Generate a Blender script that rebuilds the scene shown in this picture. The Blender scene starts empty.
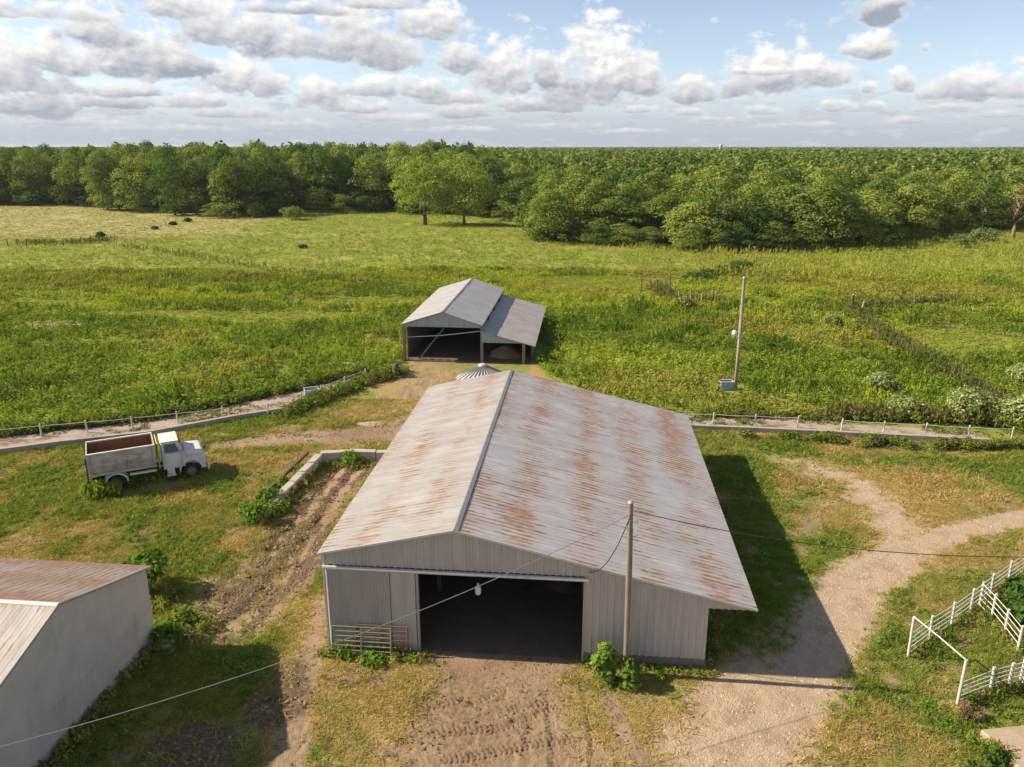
import bpy, bmesh, math, random
import numpy as np
from mathutils import Vector, Matrix
R = math.radians
PI = math.pi
random.seed(7)
SC = bpy.context.scene
COL = SC.collection

# ------------------------------------------------------------------ camera
FPX, CAMH, PITCH = 790.0, 20.0, math.atan(237.5 / 790.0)
cam_d = bpy.data.cameras.new('camera')
cam = bpy.data.objects.new('camera', cam_d)
COL.objects.link(cam)
cam.location = (0, 0, CAMH)
cam.rotation_euler = (PI / 2 - PITCH, 0, 0)
cam_d.sensor_width = 36
cam_d.lens = FPX / 1024 * 36
cam_d.clip_end = 20000
cam_d.clip_start = 0.5
SC.camera = cam
CP, SP = math.cos(PITCH), math.sin(PITCH)


def ray(px, py):
    a = (px - 512) / FPX
    b = (py - 383.5) / FPX
    return Vector((a, CP - b * SP, -SP - b * CP))


def P(px, py, z=0.0):
    """surveyed ground position (x, y) of a point measured in the photograph"""
    r = ray(px, py)
    t = (z - CAMH) / r.z
    return Vector((r.x * t, r.y * t, z))


# ------------------------------------------------------------------ noise
def _hash(ix, iy, seed):
    h = (ix.astype(np.int64) * 374761393 + iy.astype(np.int64) * 668265263 + seed * 974634771) & 0xFFFFFFFF
    h = ((h ^ (h >> 13)) * 1274126177) & 0xFFFFFFFF
    h = (h ^ (h >> 16)) & 0xFFFFFF
    return h / float(0xFFFFFF)


def vnoise(x, y, seed=0):
    x = np.asarray(x, float)
    y = np.asarray(y, float)
    ix = np.floor(x)
    iy = np.floor(y)
    fx = x - ix
    fy = y - iy
    fx = fx * fx * (3 - 2 * fx)
    fy = fy * fy * (3 - 2 * fy)
    a = _hash(ix, iy, seed)
    b = _hash(ix + 1, iy, seed)
    c = _hash(ix, iy + 1, seed)
    d = _hash(ix + 1, iy + 1, seed)
    return (a * (1 - fx) + b * fx) * (1 - fy) + (c * (1 - fx) + d * fx) * fy


def fbm(x, y, o=4, seed=0):
    s = 0
    a = .5
    t = 0
    for i in range(o):
        s = s + a * vnoise(x * 2 ** i + 17.3 * i, y * 2 ** i - 9.1 * i, seed + i)
        t += a
        a *= .55
    return s / t


def sst(x, a, b):
    t = np.clip((x - a) / (b - a), 0, 1)
    return t * t * (3 - 2 * t)


def poly_dist(x, y, pts, widths):
    """distance to a polyline divided by its half width, plus running length and side"""
    best = np.full(x.shape, 1e9)
    bs = np.zeros(x.shape)
    bt = np.zeros(x.shape)
    run = 0.0
    for i in range(len(pts) - 1):
        ax, ay = pts[i][0], pts[i][1]
        bx, by = pts[i + 1][0], pts[i + 1][1]
        dx, dy = bx - ax, by - ay
        L = math.hypot(dx, dy)
        t = np.clip(((x - ax) * dx + (y - ay) * dy) / (L * L), 0, 1)
        ex = x - ax - dx * t
        ey = y - ay - dy * t
        w = widths[i] * (1 - t) + widths[i + 1] * t
        d = np.sqrt(ex * ex + ey * ey) / (w * .5)
        m = d < best
        best = np.where(m, d, best)
        bs = np.where(m, run + t * L, bs)
        bt = np.where(m, (ex * -dy + ey * dx) / L, bt)
        run += L
    return best, bs, bt


def pp(*pts):
    return [tuple(P(a, b))[:2] for a, b in pts]


# ------------------------------------------------------------------ mesh helpers
class MB:
    """collects shapes for ONE mesh object"""

    def __init__(self):
        self.v, self.f, self.sm = [], [], []

    def add(self, vs, fs, smooth=False):
        o = len(self.v)
        self.v += [tuple(p) for p in vs]
        self.f += [tuple(i + o for i in f) for f in fs]
        self.sm += [smooth] * len(fs)
        return self

    def box(self, x0, x1, y0, y1, z0, z1):
        vs = [(x, y, z) for z in (z0, z1) for y in (y0, y1) for x in (x0, x1)]
        return self.add(vs, [(0, 2, 3, 1), (4, 5, 7, 6), (0, 1, 5, 4), (1, 3, 7, 5), (3, 2, 6, 7), (2, 0, 4, 6)])

    def prism(self, prof, y0, y1, axis='y', top_scale=None):
        """profile in (x, z) extruded along y (or (y, z) along x)"""
        n = len(prof)
        vs = []
        for yy in (y0, y1):
            for a, z in prof:
                vs.append((a, yy, z) if axis == 'y' else (yy, a, z))
        fs = [tuple(range(n)), tuple(range(2 * n - 1, n - 1, -1))]
        for i in range(n):
            j = (i + 1) % n
            fs.append((i, i + n, j + n, j))
        return self.add(vs, fs)

    def tube(self, pts, r, n=8, cap=True):
        pts = [Vector(p) for p in pts]
        rs = r if isinstance(r, (list, tuple)) else [r] * len(pts)
        vs, fs = [], []
        for i, p in enumerate(pts):
            t = (pts[min(i + 1, len(pts) - 1)] - pts[max(i - 1, 0)]).normalized()
            u = t.cross(Vector((0, 0, 1)))
            if u.length < 1e-3:
                u = Vector((1, 0, 0))
            u.normalize()
            w = t.cross(u)
            for k in range(n):
                a = 2 * PI * k / n
                vs.append(p + (u * math.cos(a) + w * math.sin(a)) * rs[i])
        for i in range(len(pts) - 1):
            for k in range(n):
                k2 = (k + 1) % n
                fs.append((i * n + k, i * n + k2, (i + 1) * n + k2, (i + 1) * n + k))
        self.add(vs, fs, True)
        if cap:
            m = (len(pts) - 1) * n
            self.add(vs[:n], [tuple(range(n))[::-1]])
            self.add(vs[m:m + n], [tuple(range(n))])
        return self

    def beam(self, a, b, w, h):
        a, b = Vector(a), Vector(b)
        t = (b - a).normalized()
        u = t.cross(Vector((0, 0, 1)))
        if u.length < 1e-3:
            u = Vector((1, 0, 0))
        u.normalize()
        q = u.cross(t)
        vs = []
        for p in (a, b):
            for s1, s2 in ((-1, -1), (1, -1), (1, 1), (-1, 1)):
                vs.append(p + u * s1 * w / 2 + q * s2 * h / 2)
        return self.add(vs, [(0, 3, 2, 1), (4, 5, 6, 7), (0, 1, 5, 4), (1, 2, 6, 5), (2, 3, 7, 6), (3, 0, 4, 7)])

    def lathe(self, prof, c, n=24, smooth=True):
        vs, fs = [], []
        for r, z in prof:
            for k in range(n):
                a = 2 * PI * k / n
                vs.append((c[0] + r * math.cos(a), c[1] + r * math.sin(a), c[2] + z))
        for i in range(len(prof) - 1):
            for k in range(n):
                k2 = (k + 1) % n
                fs.append((i * n + k, i * n + k2, (i + 1) * n + k2, (i + 1) * n + k))
        return self.add(vs, fs, smooth)

    def build(self, name, mat, parent=None, bevel=0, world=False):
        me = bpy.data.meshes.new(name)
        me.from_pydata(self.v, [], self.f)
        me.polygons.foreach_set('use_smooth', self.sm)
        me.update()
        bm = bmesh.new()
        bm.from_mesh(me)
        bmesh.ops.recalc_face_normals(bm, faces=bm.faces)
        bm.to_mesh(me)
        bm.free()
        o = bpy.data.objects.new(name, me)
        COL.objects.link(o)
        if mat:
            me.materials.append(mat)
        if bevel:
            m = o.modifiers.new('edge', 'BEVEL')
            m.width = bevel
            m.segments = 2
            m.limit_method = 'ANGLE'
        if parent is not None:
            o.parent = parent
        return o


def tag(o, label=None, cat=None, group=None, kind=None):
    if label:
        o['label'] = label
    if cat:
        o['category'] = cat
    if group:
        o['group'] = group
    if kind:
        o['kind'] = kind
    return o


def empty(name, loc, rz=0, label=None, cat=None, group=None):
    o = bpy.data.objects.new(name, None)
    COL.objects.link(o)
    o.location = loc
    o.rotation_euler = (0, 0, rz)
    o.empty_display_size = .3
    return tag(o, label, cat, group)


def dup(root, loc=None, rz=None, label=None, group=None):
    c = root.copy()
    COL.objects.link(c)
    if loc is not None:
        c.location = loc
    if rz is not None:
        c.rotation_euler = (0, 0, rz)
    if label:
        c['label'] = label
    if group:
        c['group'] = group
    for ch in root.children:
        d = ch.copy()
        COL.objects.link(d)
        d.parent = c
        for g in ch.children:
            e = g.copy()
            COL.objects.link(e)
            e.parent = d
    return c


def np_mesh(name, V, F, mat, colors=None, parent=None, smooth=False):
    """mesh from arrays; F is (n, k); colors (len(V), 3) goes to attribute Col"""
    me = bpy.data.meshes.new(name)
    n, k = F.shape
    me.vertices.add(len(V))
    me.vertices.foreach_set('co', np.ascontiguousarray(V, np.float32).ravel())
    me.loops.add(n * k)
    me.loops.foreach_set('vertex_index', np.ascontiguousarray(F, np.int32).ravel())
    me.polygons.add(n)
    me.polygons.foreach_set('loop_start', np.arange(0, n * k, k, dtype=np.int32))
    if smooth:
        me.polygons.foreach_set('use_smooth', np.ones(n, bool))
    me.update(calc_edges=True)
    if colors is not None:
        at = me.attributes.new('Col', 'FLOAT_COLOR', 'POINT')
        c4 = np.ones((len(V), 4), np.float32)
        c4[:, :3] = colors
        at.data.foreach_set('color', c4.ravel())
    o = bpy.data.objects.new(name, me)
    COL.objects.link(o)
    if mat:
        me.materials.append(mat)
    if parent is not None:
        o.parent = parent
    return o


# ------------------------------------------------------------------ material helpers
class NT:
    def __init__(self, tree):
        self.t = tree
        self.n = tree.nodes
        self.l = tree.links

    def new(self, ty, **kw):
        nd = self.n.new(ty)
        for k, v in kw.items():
            setattr(nd, k, v)
        return nd

    def set(self, sock, v):
        if v is None:
            return
        if hasattr(v, 'node'):
            self.l.new(v, sock)
        else:
            sock.default_value = v

    def math(self, op, a, b=None, c=None, clamp=False):
        nd = self.new('ShaderNodeMath', operation=op, use_clamp=clamp)
        for i, v in enumerate((a, b, c)):
            self.set(nd.inputs[i], v)
        return nd.outputs[0]

    def vmath(self, op, a, b=None):
        nd = self.new('ShaderNodeVectorMath', operation=op)
        self.set(nd.inputs[0], a)
        self.set(nd.inputs[1], b)
        return nd.outputs['Value'] if op in ('LENGTH', 'DOT_PRODUCT', 'DISTANCE') else nd.outputs[0]

    def mix(self, f, a, b, blend='MIX'):
        nd = self.new('ShaderNodeMix', data_type='RGBA', blend_type=blend)
        self.set(nd.inputs[0], f)
        self.set(nd.inputs[6], a)
        self.set(nd.inputs[7], b)
        return nd.outputs[2]

    def noise(self, vec, scale, detail=4, rough=.55, dist=0.0):
        nd = self.new('ShaderNodeTexNoise')
        self.set(nd.inputs['Vector'], vec)
        nd.inputs['Scale'].default_value = scale
        nd.inputs['Detail'].default_value = detail
        nd.inputs['Roughness'].default_value = rough
        nd.inputs['Distortion'].default_value = dist
        return nd.outputs[0]

    def step(self, v, a, b, lo=0.0, hi=1.0):
        nd = self.new('ShaderNodeMapRange', interpolation_type='SMOOTHSTEP')
        self.set(nd.inputs[0], v)
        nd.inputs[1].default_value = a
        nd.inputs[2].default_value = b
        nd.inputs[3].default_value = lo
        nd.inputs[4].default_value = hi
        return nd.outputs[0]

    def coord(self, kind='Object', scale=(1, 1, 1)):
        tc = self.new('ShaderNodeTexCoord')
        return self.vmath('MULTIPLY', tc.outputs[kind], tuple(scale))


def c4(c):
    return (c[0], c[1], c[2], 1.0)


def material(name, base=(.5, .5, .5), rough=.8, metal=0.0, spec=.3):
    m = bpy.data.materials.new(name)
    m.use_nodes = True
    t = NT(m.node_tree)
    b = m.node_tree.nodes['Principled BSDF']
    b.inputs['Base Color'].default_value = c4(base)
    b.inputs['Roughness'].default_value = rough
    b.inputs['Metallic'].default_value = metal
    b.inputs['Specular IOR Level'].default_value = spec
    return m, t, b


def bump(t, b, h, strength=.3, dist=.02):
    nd = t.new('ShaderNodeBump')
    nd.inputs['Strength'].default_value = strength
    nd.inputs['Distance'].default_value = dist
    t.set(nd.inputs['Height'], h)
    t.l.new(nd.outputs[0], b.inputs['Normal'])


def worn(name, base, dirt, amount=.5, scale=1.5, rough=.75, streak=(1, 1, 1), metal=0.0, coords='Object'):
    """paint, wood or concrete with blotchy weathering of its own"""
    m, t, b = material(name, base, rough, metal)
    v = t.coord(coords, streak)
    n1 = t.noise(v, scale, 6, .65)
    n2 = t.noise(v, scale * 7, 4, .6)
    f = t.math('ADD', t.math('MULTIPLY', n1, .7), t.math('MULTIPLY', n2, .3))
    f = t.step(f, .62 - .25 * amount, .78 - .12 * amount)
    col = t.mix(f, c4(base), c4(dirt))
    v2 = t.step(n2, .2, .8, .82, 1.12)
    col = t.mix(1.0, col, v2, 'MULTIPLY')
    t.l.new(col, b.inputs['Base Color'])
    bump(t, b, n2, .25, .01)
    return m


M = {}
M['white_pipe'] = worn('white_pipe_paint', (.60, .56, .49), (.42, .30, .2), .35, 3)
M['galv'] = worn('galvanised_steel', (.5, .52, .54), (.3, .29, .28), .4, 2, .5, metal=.3)
M['track'] = worn('track_steel', (.56, .52, .48), (.4, .38, .35), .3, 2, .5)
M['wood_grey'] = worn('weathered_pole_wood', (.27, .21, .16), (.16, .12, .09), .5, 3, .9, (4, 4, .5))
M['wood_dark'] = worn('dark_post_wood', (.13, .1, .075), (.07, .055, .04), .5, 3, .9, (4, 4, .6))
M['wood_pale'] = worn('sunbleached_wood', (.36, .29, .22), (.2, .155, .115), .5, 3, .9, (4, 4, .6))
M['concrete'] = worn('aged_concrete', (.40, .345, .285), (.22, .17, .12), .65, 1.2, .9)
M['concrete_pale'] = worn('pale_block_concrete', (.47, .415, .35), (.27, .215, .16), .6, 1.6, .9)
M['foundation'] = worn('grey_foundation_concrete', (.21, .175, .145), (.12, .095, .075), .5, 2, .9)
M['black'] = material('black_rubber', (.025, .024, .023), .85)[0]
M['glass'] = material('dark_glass', (.03, .035, .04), .08, 0, .6)[0]
M['green_gate'] = worn('green_gate_paint', (.21, .25, .14), (.38, .33, .2), .4, 4, .6)
M['red_gate'] = worn('faded_red_gate_paint', (.2, .1, .075), (.2, .14, .1), .5, 4, .7)
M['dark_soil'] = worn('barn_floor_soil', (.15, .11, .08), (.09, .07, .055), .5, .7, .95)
M['wire'] = material('black_cable', (.035, .033, .03), .6)[0]
M['wire_pale'] = worn('aluminium_cable', (.3, .29, .27), (.12, .11, .1), .4, 1.0, .5, metal=.2)
M['straw_wood'] = worn('yellowed_plank_wood', (.55, .44, .24), (.3, .22, .12), .5, 2, .9)
M['trailer_white'] = worn('chalky_white_truck_paint', (.72, .70, .66), (.38, .26, .16), .55, 1.7, .6)
M['bed_grey'] = worn('faded_grey_bed_paint', (.56, .525, .475), (.29, .18, .11), .7, 1.3, .7, (1, 1, 2.2))
M['rust'] = worn('rusted_steel', (.27, .115, .055), (.12, .06, .04), .6, 2, .95)
M['soil_load'] = worn('dry_brown_residue', (.36, .22, .12), (.15, .09, .055), .5, 1.5, .95)
M['chassis'] = worn('dirty_chassis_steel', (.05, .046, .042), (.14, .09, .06), .4, 3, .8)
M['blue_tub'] = worn('pale_blue_tub_plastic', (.38, .45, .54), (.3, .3, .3), .3, 3, .5)
M['bark'] = worn('tree_bark', (.15, .12, .09), (.08, .065, .05), .5, 2, .95, (3, 3, .6))
M['porcelain'] = material('white_insulator', (.8, .8, .78), .3)[0]
M['lamp_white'] = worn('white_lamp_shade', (.8, .8, .78), (.5, .48, .45), .2, 4, .4)


def rusty_roof(name, base, rust, amount, row, dark=(.3, .29, .29), rough=.55, eave_x=0.0, fade=1.0):
    """corrugated sheet: rust lies in dashes that run down the slope (object x), grouped in rows over the purlins"""
    m, t, b = material(name, base, rough, .0, .35)
    v = t.coord('Object')
    dash = t.noise(t.vmath('MULTIPLY', v, (.5, 6.5, 0)), 1.0, 4, .6)
    brk = t.noise(t.vmath('MULTIPLY', v, (2.2, 9, 0)), 1.0, 4, .65)
    sheet = t.noise(t.vmath('MULTIPLY', v, (.10, 1.3, 0)), 1.0, 3, .5)
    big = t.noise(t.vmath('MULTIPLY', v, (.26, .17, 0)), 1.0, 4, .6)
    sep = t.new('ShaderNodeSeparateXYZ')
    t.l.new(v, sep.inputs[0])
    wob = t.noise(t.vmath('MULTIPLY', v, (.1, .5, 0)), 1.0, 3, .6)
    rows = t.math('SINE', t.math('MULTIPLY', t.math('ADD', sep.outputs[0], t.math('MULTIPLY', wob, .9)), 2 * PI / row))
    f = t.math('ADD', t.math('MULTIPLY', t.math('SUBTRACT', dash, .5), 1.0), t.math('MULTIPLY', t.math('SUBTRACT', brk, .5), .55))
    f = t.math('ADD', f, t.math('MULTIPLY', rows, .09))
    f = t.math('ADD', f, t.math('MULTIPLY', t.math('SUBTRACT', big, .5), .95))
    f = t.math('ADD', f, t.math('MULTIPLY', t.math('SUBTRACT', sheet, .5), .25))
    pan = t.math('COSINE', t.math('MULTIPLY', sep.outputs[1], 2 * PI / .3))
    f = t.math('ADD', f, t.math('MULTIPLY', pan, .085))
    th = .40 - .28 * amount
    fr = t.step(f, th - .05, th + .13)
    halo = t.step(f, th - .22, th + .06)
    col = t.mix(t.step(sheet, .38, .66, 0, .55), c4(base), c4(dark))
    tone = t.step(t.noise(t.vmath('MULTIPLY', v, (.6, .9, 0)), 1.0, 6, .65), .28, .72, .84, 1.1)
    col = t.mix(1.0, col, tone, 'MULTIPLY')
    strk = t.step(t.noise(t.vmath('MULTIPLY', v, (.3, 7, 0)), 1.0, 3, .6), .3, .7, .9, 1.07)
    col = t.mix(1.0, col, strk, 'MULTIPLY')
    stain = [base[i_] * .62 + rust[i_] * .55 for i_ in range(3)]
    col = t.mix(t.math('MULTIPLY', halo, .5), col, c4(stain))
    rc = t.mix(t.step(brk, .4, .62), c4([q * 1.75 for q in rust]), c4(rust))
    col = t.mix(t.math('MULTIPLY', fr, .85), col, rc)
    t.l.new(col, b.inputs['Base Color'])
    rr = t.math('ADD', t.math('MULTIPLY', fr, .3), rough)
    t.l.new(rr, b.inputs['Roughness'])
    return m


def sheet_wall(name, base, dirt, amount=.4, low=.6):
    """painted steel cladding with vertical streaks and grime towards nothing in particular"""
    m, t, b = material(name, base, .55, 0, .35)
    v = t.coord('Object')
    n1 = t.noise(t.vmath('MULTIPLY', v, (2.6, 2.6, .35)), 1.0, 5, .65)
    n2 = t.noise(v, 1.1, 5, .6)
    f = t.math('ADD', t.math('MULTIPLY', n1, .6), t.math('MULTIPLY', n2, .4))
    col = t.mix(t.step(f, .6 - .2 * amount, .78), c4(base), c4(dirt))
    col = t.mix(1.0, col, t.step(n1, .3, .7, .9, 1.08), 'MULTIPLY')
    t.l.new(col, b.inputs['Base Color'])
    return m


# ------------------------------------------------------------------ world, sun, exposure
SUN_EL = 34.6
SUN_DIR = Vector((.9948, -.102, 0)).normalized()          # where the shadows point
world = bpy.data.worlds.new('World')
SC.world = world
world.use_nodes = True
wt = NT(world.node_tree)
for nd in list(world.node_tree.nodes):
    world.node_tree.nodes.remove(nd)


def sky_pos(px, py):
    r = ray(px, py).normalized()
    return math.degrees(math.atan2(r.x, r.y)), math.degrees(math.asin(r.z))


# (x, base y, half width, height, tone) as surveyed in the photograph; turned into azimuth and elevation
CLOUDS = [
    (10, 92, 70, 56, .1), (62, 76, 42, 42, .1), (40, 116, 62, 26, -.45), (120, 108, 70, 14, -.2), (150, 78, 72, 54, -.05), (100, 44, 46, 34, .0), (185, 74, 36, 24, -.5),
    (215, 46, 46, 44, .0), (170, 16, 50, 26, .15), (238, 92, 44, 38, .15), (270, 96, 30, 26, -.1), (290, 58, 48, 50, .1), (350, 58, 62, 62, .1), (262, 45, 30, 38, .05),
    (390, 68, 52, 40, -.1), (440, 38, 36, 38, .15), (412, 36, 26, 30, .1), (320, 106, 36, 30, .05), (372, 96, 48, 22, .1), (420, 98, 50, 24, .0), (462, 70, 38, 32, -.05),
    (505, 92, 46, 56, .1), (545, 88, 22, 40, -.3), (470, 118, 44, 18, -.1), (600, 100, 56, 84, .1), (640, 98, 34, 56, .0), (570, 104, 46, 40, .05), (545, 112, 60, 14, -.25), (690, 102, 30, 32, -.05),
    (770, 92, 54, 50, .1), (815, 90, 40, 36, .0), (742, 96, 26, 26, .05), (872, 58, 34, 26, .15), (845, 56, 22, 12, .0), (880, 24, 42, 26, -.75), (925, 52, 9, 10, .1),
    (868, 94, 13, 13, .1), (902, 92, 16, 24, .1), (935, 100, 24, 16, .1), (968, 100, 34, 34, .0), (1024, 100, 32, 30, .15), (836, 110, 18, 14, .1), (762, 114, 22, 10, .0),
    (640, 113, 34, 9, .1), (875, 108, 10, 8, .1), (230, 118, 60, 12, -.1), (300, 14, 62, 12, -.3), (380, 8, 60, 16, .2), (523, 22, 9, 7, .2), (714, 23, 7, 8, .2),
    (400, 122, 60, 10, .1), (30, 18, 90, 16, .3), (1000, 118, 44, 8, .1), (720, 122, 40, 7, .0), (180, 132, 80, 8, .1), (560, 128, 60, 7, .1),
    (760, 74, 60, 8, .3), (590, 88, 40, 30, .1), (450, 104, 60, 16, .05), (360, 112, 44, 14, .0), (520, 108, 40, 14, .1), (130, 96, 60, 14, .0), (200, 106, 50, 16, .1), (70, 126, 60, 10, .1), (290, 128, 50, 9, .1), (460, 132, 60, 7, .1), (950, 110, 30, 8, .1), (690, 116, 26, 9, .1), (800, 128, 60, 6, .1), (905, 124, 40, 7, .1), (620, 134, 60, 6, .0),
    # clouds that stand beside the picture
    (-120, 90, 90, 60, .1), (-230, 110, 80, 40, .0), (-190, 30, 80, 40, .0), (1130, 96, 60, 40, .1), (1230, 110, 80, 50, .0), (1180, 30, 60, 26, -.2),
]


def build_world():
    t = wt
    out = t.new('ShaderNodeOutputWorld')
    sky = t.new('ShaderNodeTexSky', sky_type='NISHITA')
    sky.sun_disc = False
    sky.sun_elevation = R(SUN_EL)
    # sky texture: rotation 0 puts the sun on +Y, growing clockwise
    sky.sun_rotation = math.atan2(-SUN_DIR.x, -SUN_DIR.y)
    sky.altitude = 250
    sky.air_density = 1.0
    sky.dust_density = .25
    sky.ozone_density = 2.2
    tc = t.new('ShaderNodeTexCoord')
    sep = t.new('ShaderNodeSeparateXYZ')
    t.l.new(tc.outputs['Generated'], sep.inputs[0])
    az = t.math('MULTIPLY', t.math('ARCTAN2', sep.outputs[0], sep.outputs[1]), 180 / PI)
    el = t.math('MULTIPLY', t.math('ARCSINE', sep.outputs[2]), 180 / PI)
    comb = t.new('ShaderNodeCombineXYZ')
    t.l.new(az, comb.inputs[0])
    t.l.new(el, comb.inputs[1])
    p = comb.outputs[0]

    def puffs(off):
        """billowing field: soft large lumps plus rounded cauliflower cells"""
        v = t.vmath('ADD', p, off)
        warp = t.new('ShaderNodeTexNoise')
        t.l.new(t.vmath('MULTIPLY', v, (.7, .9, 0)), warp.inputs['Vector'])
        warp.inputs['Scale'].default_value = 1.0
        warp.inputs['Detail'].default_value = 2
        wv = t.vmath('MULTIPLY', t.vmath('SUBTRACT', warp.outputs['Color'], (.5, .5, .5)), (1.1, .9, 0))
        n = t.noise(t.vmath('MULTIPLY', v, (.5, .75, 0)), 1.0, 8, .6, .1)
        vo = t.new('ShaderNodeTexVoronoi', feature='SMOOTH_F1')
        vo.inputs['Smoothness'].default_value = .5
        vo.inputs['Scale'].default_value = 1.0
        vo.inputs['Detail'].default_value = 2.0
        vo.inputs['Roughness'].default_value = .5
        vo.inputs['Lacunarity'].default_value = 2.4
        vo.normalize = True
        t.l.new(t.vmath('MULTIPLY', t.vmath('ADD', v, wv), (.75, 1.1, 0)), vo.inputs['Vector'])
        c = t.math('SUBTRACT', .25, vo.outputs['Distance'])
        return n, t.math('ADD', t.math('MULTIPLY', t.math('SUBTRACT', n, .5), 1.6), t.math('MULTIPLY', c, 1.0))

    n, b0 = puffs((0, 0, 0))
    n2, b1 = puffs((-.30, .32, 0))
    relief = t.math('MULTIPLY', t.math('SUBTRACT', b0, b1), .75)
    relief = t.math('MINIMUM', t.math('MAXIMUM', relief, -.28), .3)
    rim = t.math('ADD', b0, .86)
    base_br = t.math('ADD', relief, .47)
    BR, MK = None, None
    # farthest first, so that nearer clouds stand before the ones beyond
    for (cx, cy, hw, hh, tone) in sorted(CLOUDS, key=lambda c: -c[1]):
        a0, e0 = sky_pos(cx, cy)
        w = hw / 13.4
        h = hh / 13.4
        u = t.math('MULTIPLY_ADD', az, 1 / w, -a0 / w)
        v = t.math('MULTIPLY_ADD', el, 1 / h, -(e0 + .16 * h) / h)
        vv = t.math('MAXIMUM', v, t.math('MULTIPLY', v, -3.0))
        c = t.new('ShaderNodeCombineXYZ')
        t.l.new(u, c.inputs[0])
        t.l.new(vv, c.inputs[1])
        dn = t.math('SUBTRACT', rim, t.vmath('LENGTH', c.outputs[0]))
        m = t.step(dn, -.04, .42 if hh > 12 else .5)
        lit = t.math('MULTIPLY_ADD', v, 1.15, tone * .5 - .2)
        lit = t.math('MINIMUM', lit, .46 + tone * .5)
        b = t.math('ADD', base_br, lit)
        if hh <= 12:
            m = t.math('MULTIPLY', m, .92)
        if BR is None:
            BR, MK = b, m
        else:
            mxn = t.new('ShaderNodeMix', data_type='FLOAT')
            t.set(mxn.inputs[0], m)
            t.set(mxn.inputs[2], BR)
            t.set(mxn.inputs[3], b)
            BR = mxn.outputs[0]
            MK = t.math('MAXIMUM', MK, m)
    mask = MK
    # loose field of clouds for the rest of the dome, well above the horizon
    qq = t.vmath('MULTIPLY', p, (.06, .1, 0))
    nf = t.noise(qq, 1.0, 8, .62, .3)
    far = t.math('MULTIPLY', t.step(nf, .55, .68), t.step(el, 13, 22))
    # faint bank low over the horizon
    ql = t.vmath('MULTIPLY', p, (.42, 1.7, 0))
    nl = t.noise(ql, 1.0, 7, .6, .2)
    low = t.math('ADD', t.step(el, 4.8, .1, 0, .95), t.math('MULTIPLY', t.step(nl, .5, .64), t.step(el, 6.5, 2.5, 0, .55)))
    low = t.math('MINIMUM', low, 1.0)
    br = t.math('MAXIMUM', t.math('MINIMUM', BR, 1.0), 0.0)
    ccol = t.mix(br, (.345, .375, .44, 1), (1.0, .97, .925, 1))
    # distance veils the low clouds
    veil = t.step(el, 4.6, .2, 0, .62)
    ccol = t.mix(veil, ccol, (.50, .53, .585, 1))
    lowc = t.mix(t.step(nl, .48, .68), (.44, .485, .56, 1), (.57, .59, .63, 1))
    m_all = t.math('MAXIMUM', mask, t.math('MULTIPLY', far, .8))
    skyc = t.mix(.42, sky.outputs[0], t.vmath('MULTIPLY', t.vmath('DOT_PRODUCT', sky.outputs[0], (.3, .5, .2)), (1, 1, 1)))
    bg1 = t.new('ShaderNodeBackground')
    skyc = t.vmath('MULTIPLY', skyc, (.92, .965, 1.06))
    t.l.new(skyc, bg1.inputs[0])
    bg1.inputs[1].default_value = SKY_STRENGTH
    bgl = t.new('ShaderNodeBackground')
    t.l.new(lowc, bgl.inputs[0])
    bgl.inputs[1].default_value = CLOUD_STRENGTH
    bg2 = t.new('ShaderNodeBackground')
    t.l.new(ccol, bg2.inputs[0])
    bg2.inputs[1].default_value = CLOUD_STRENGTH
    mx0 = t.new('ShaderNodeMixShader')
    t.l.new(low, mx0.inputs[0])
    t.l.new(bg1.outputs[0], mx0.inputs[1])
    t.l.new(bgl.outputs[0], mx0.inputs[2])
    mx = t.new('ShaderNodeMixShader')
    t.l.new(m_all, mx.inputs[0])
    t.l.new(mx0.outputs[0], mx.inputs[1])
    t.l.new(bg2.outputs[0], mx.inputs[2])
    t.l.new(mx.outputs[0], out.inputs[0])


SKY_STRENGTH = .1
CLOUD_STRENGTH = .70
build_world()
world.cycles.sampling_method = 'NONE'
world.cycles.sample_map_resolution = 512
sun_d = bpy.data.lights.new('sun', 'SUN')
sun_d.energy = 4.9
sun_d.angle = R(.5)
sun_d.color = (1.0, .885, .71)
sun = bpy.data.objects.new('sun', sun_d)
COL.objects.link(sun)
sun.location = (-60, 12, 60)
ld = Vector((SUN_DIR.x * math.cos(R(SUN_EL)), SUN_DIR.y * math.cos(R(SUN_EL)), -math.sin(R(SUN_EL))))
sun.rotation_euler = ld.to_track_quat('-Z', 'Y').to_euler()
SC.view_settings.view_transform = 'Standard'
SC.view_settings.look = 'None'
SC.view_settings.gamma = 1
SC.view_settings.use_curve_mapping = False
SC.view_settings.exposure = .68
SC.cycles.max_bounces = 4
SC.cycles.diffuse_bounces = 2
SC.cycles.transmission_bounces = 3
SC.cycles.transparent_max_bounces = 6
SC.cycles.caustics_reflective = False
SC.cycles.caustics_refractive = False
# ------------------------------------------------------------------ the lie of the land
TH = R(5.4)                                             # the three buildings share one bearing


def along(cross, al, z=0.0):
    return Vector((math.sin(TH) * al + math.cos(TH) * cross, math.cos(TH) * al - math.sin(TH) * cross, z))


# yard / field boundary
BX = [-400, -80, -36.5, -17.0, -13.2, -10.8, -10.3, 2.4, 2.6, 6, 13.2, 33.2, 38, 80, 400]
BY = [-100, 32.5, 51.2, 59.6, 68.5, 72.5, 75, 75, 71, 62, 57.4, 54.3, 53, 46, -20]


def field_side(x, y):
    """> 0 in the field, < 0 in the yard (metres, roughly)"""
    return y - np.interp(x, BX, BY)


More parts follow.
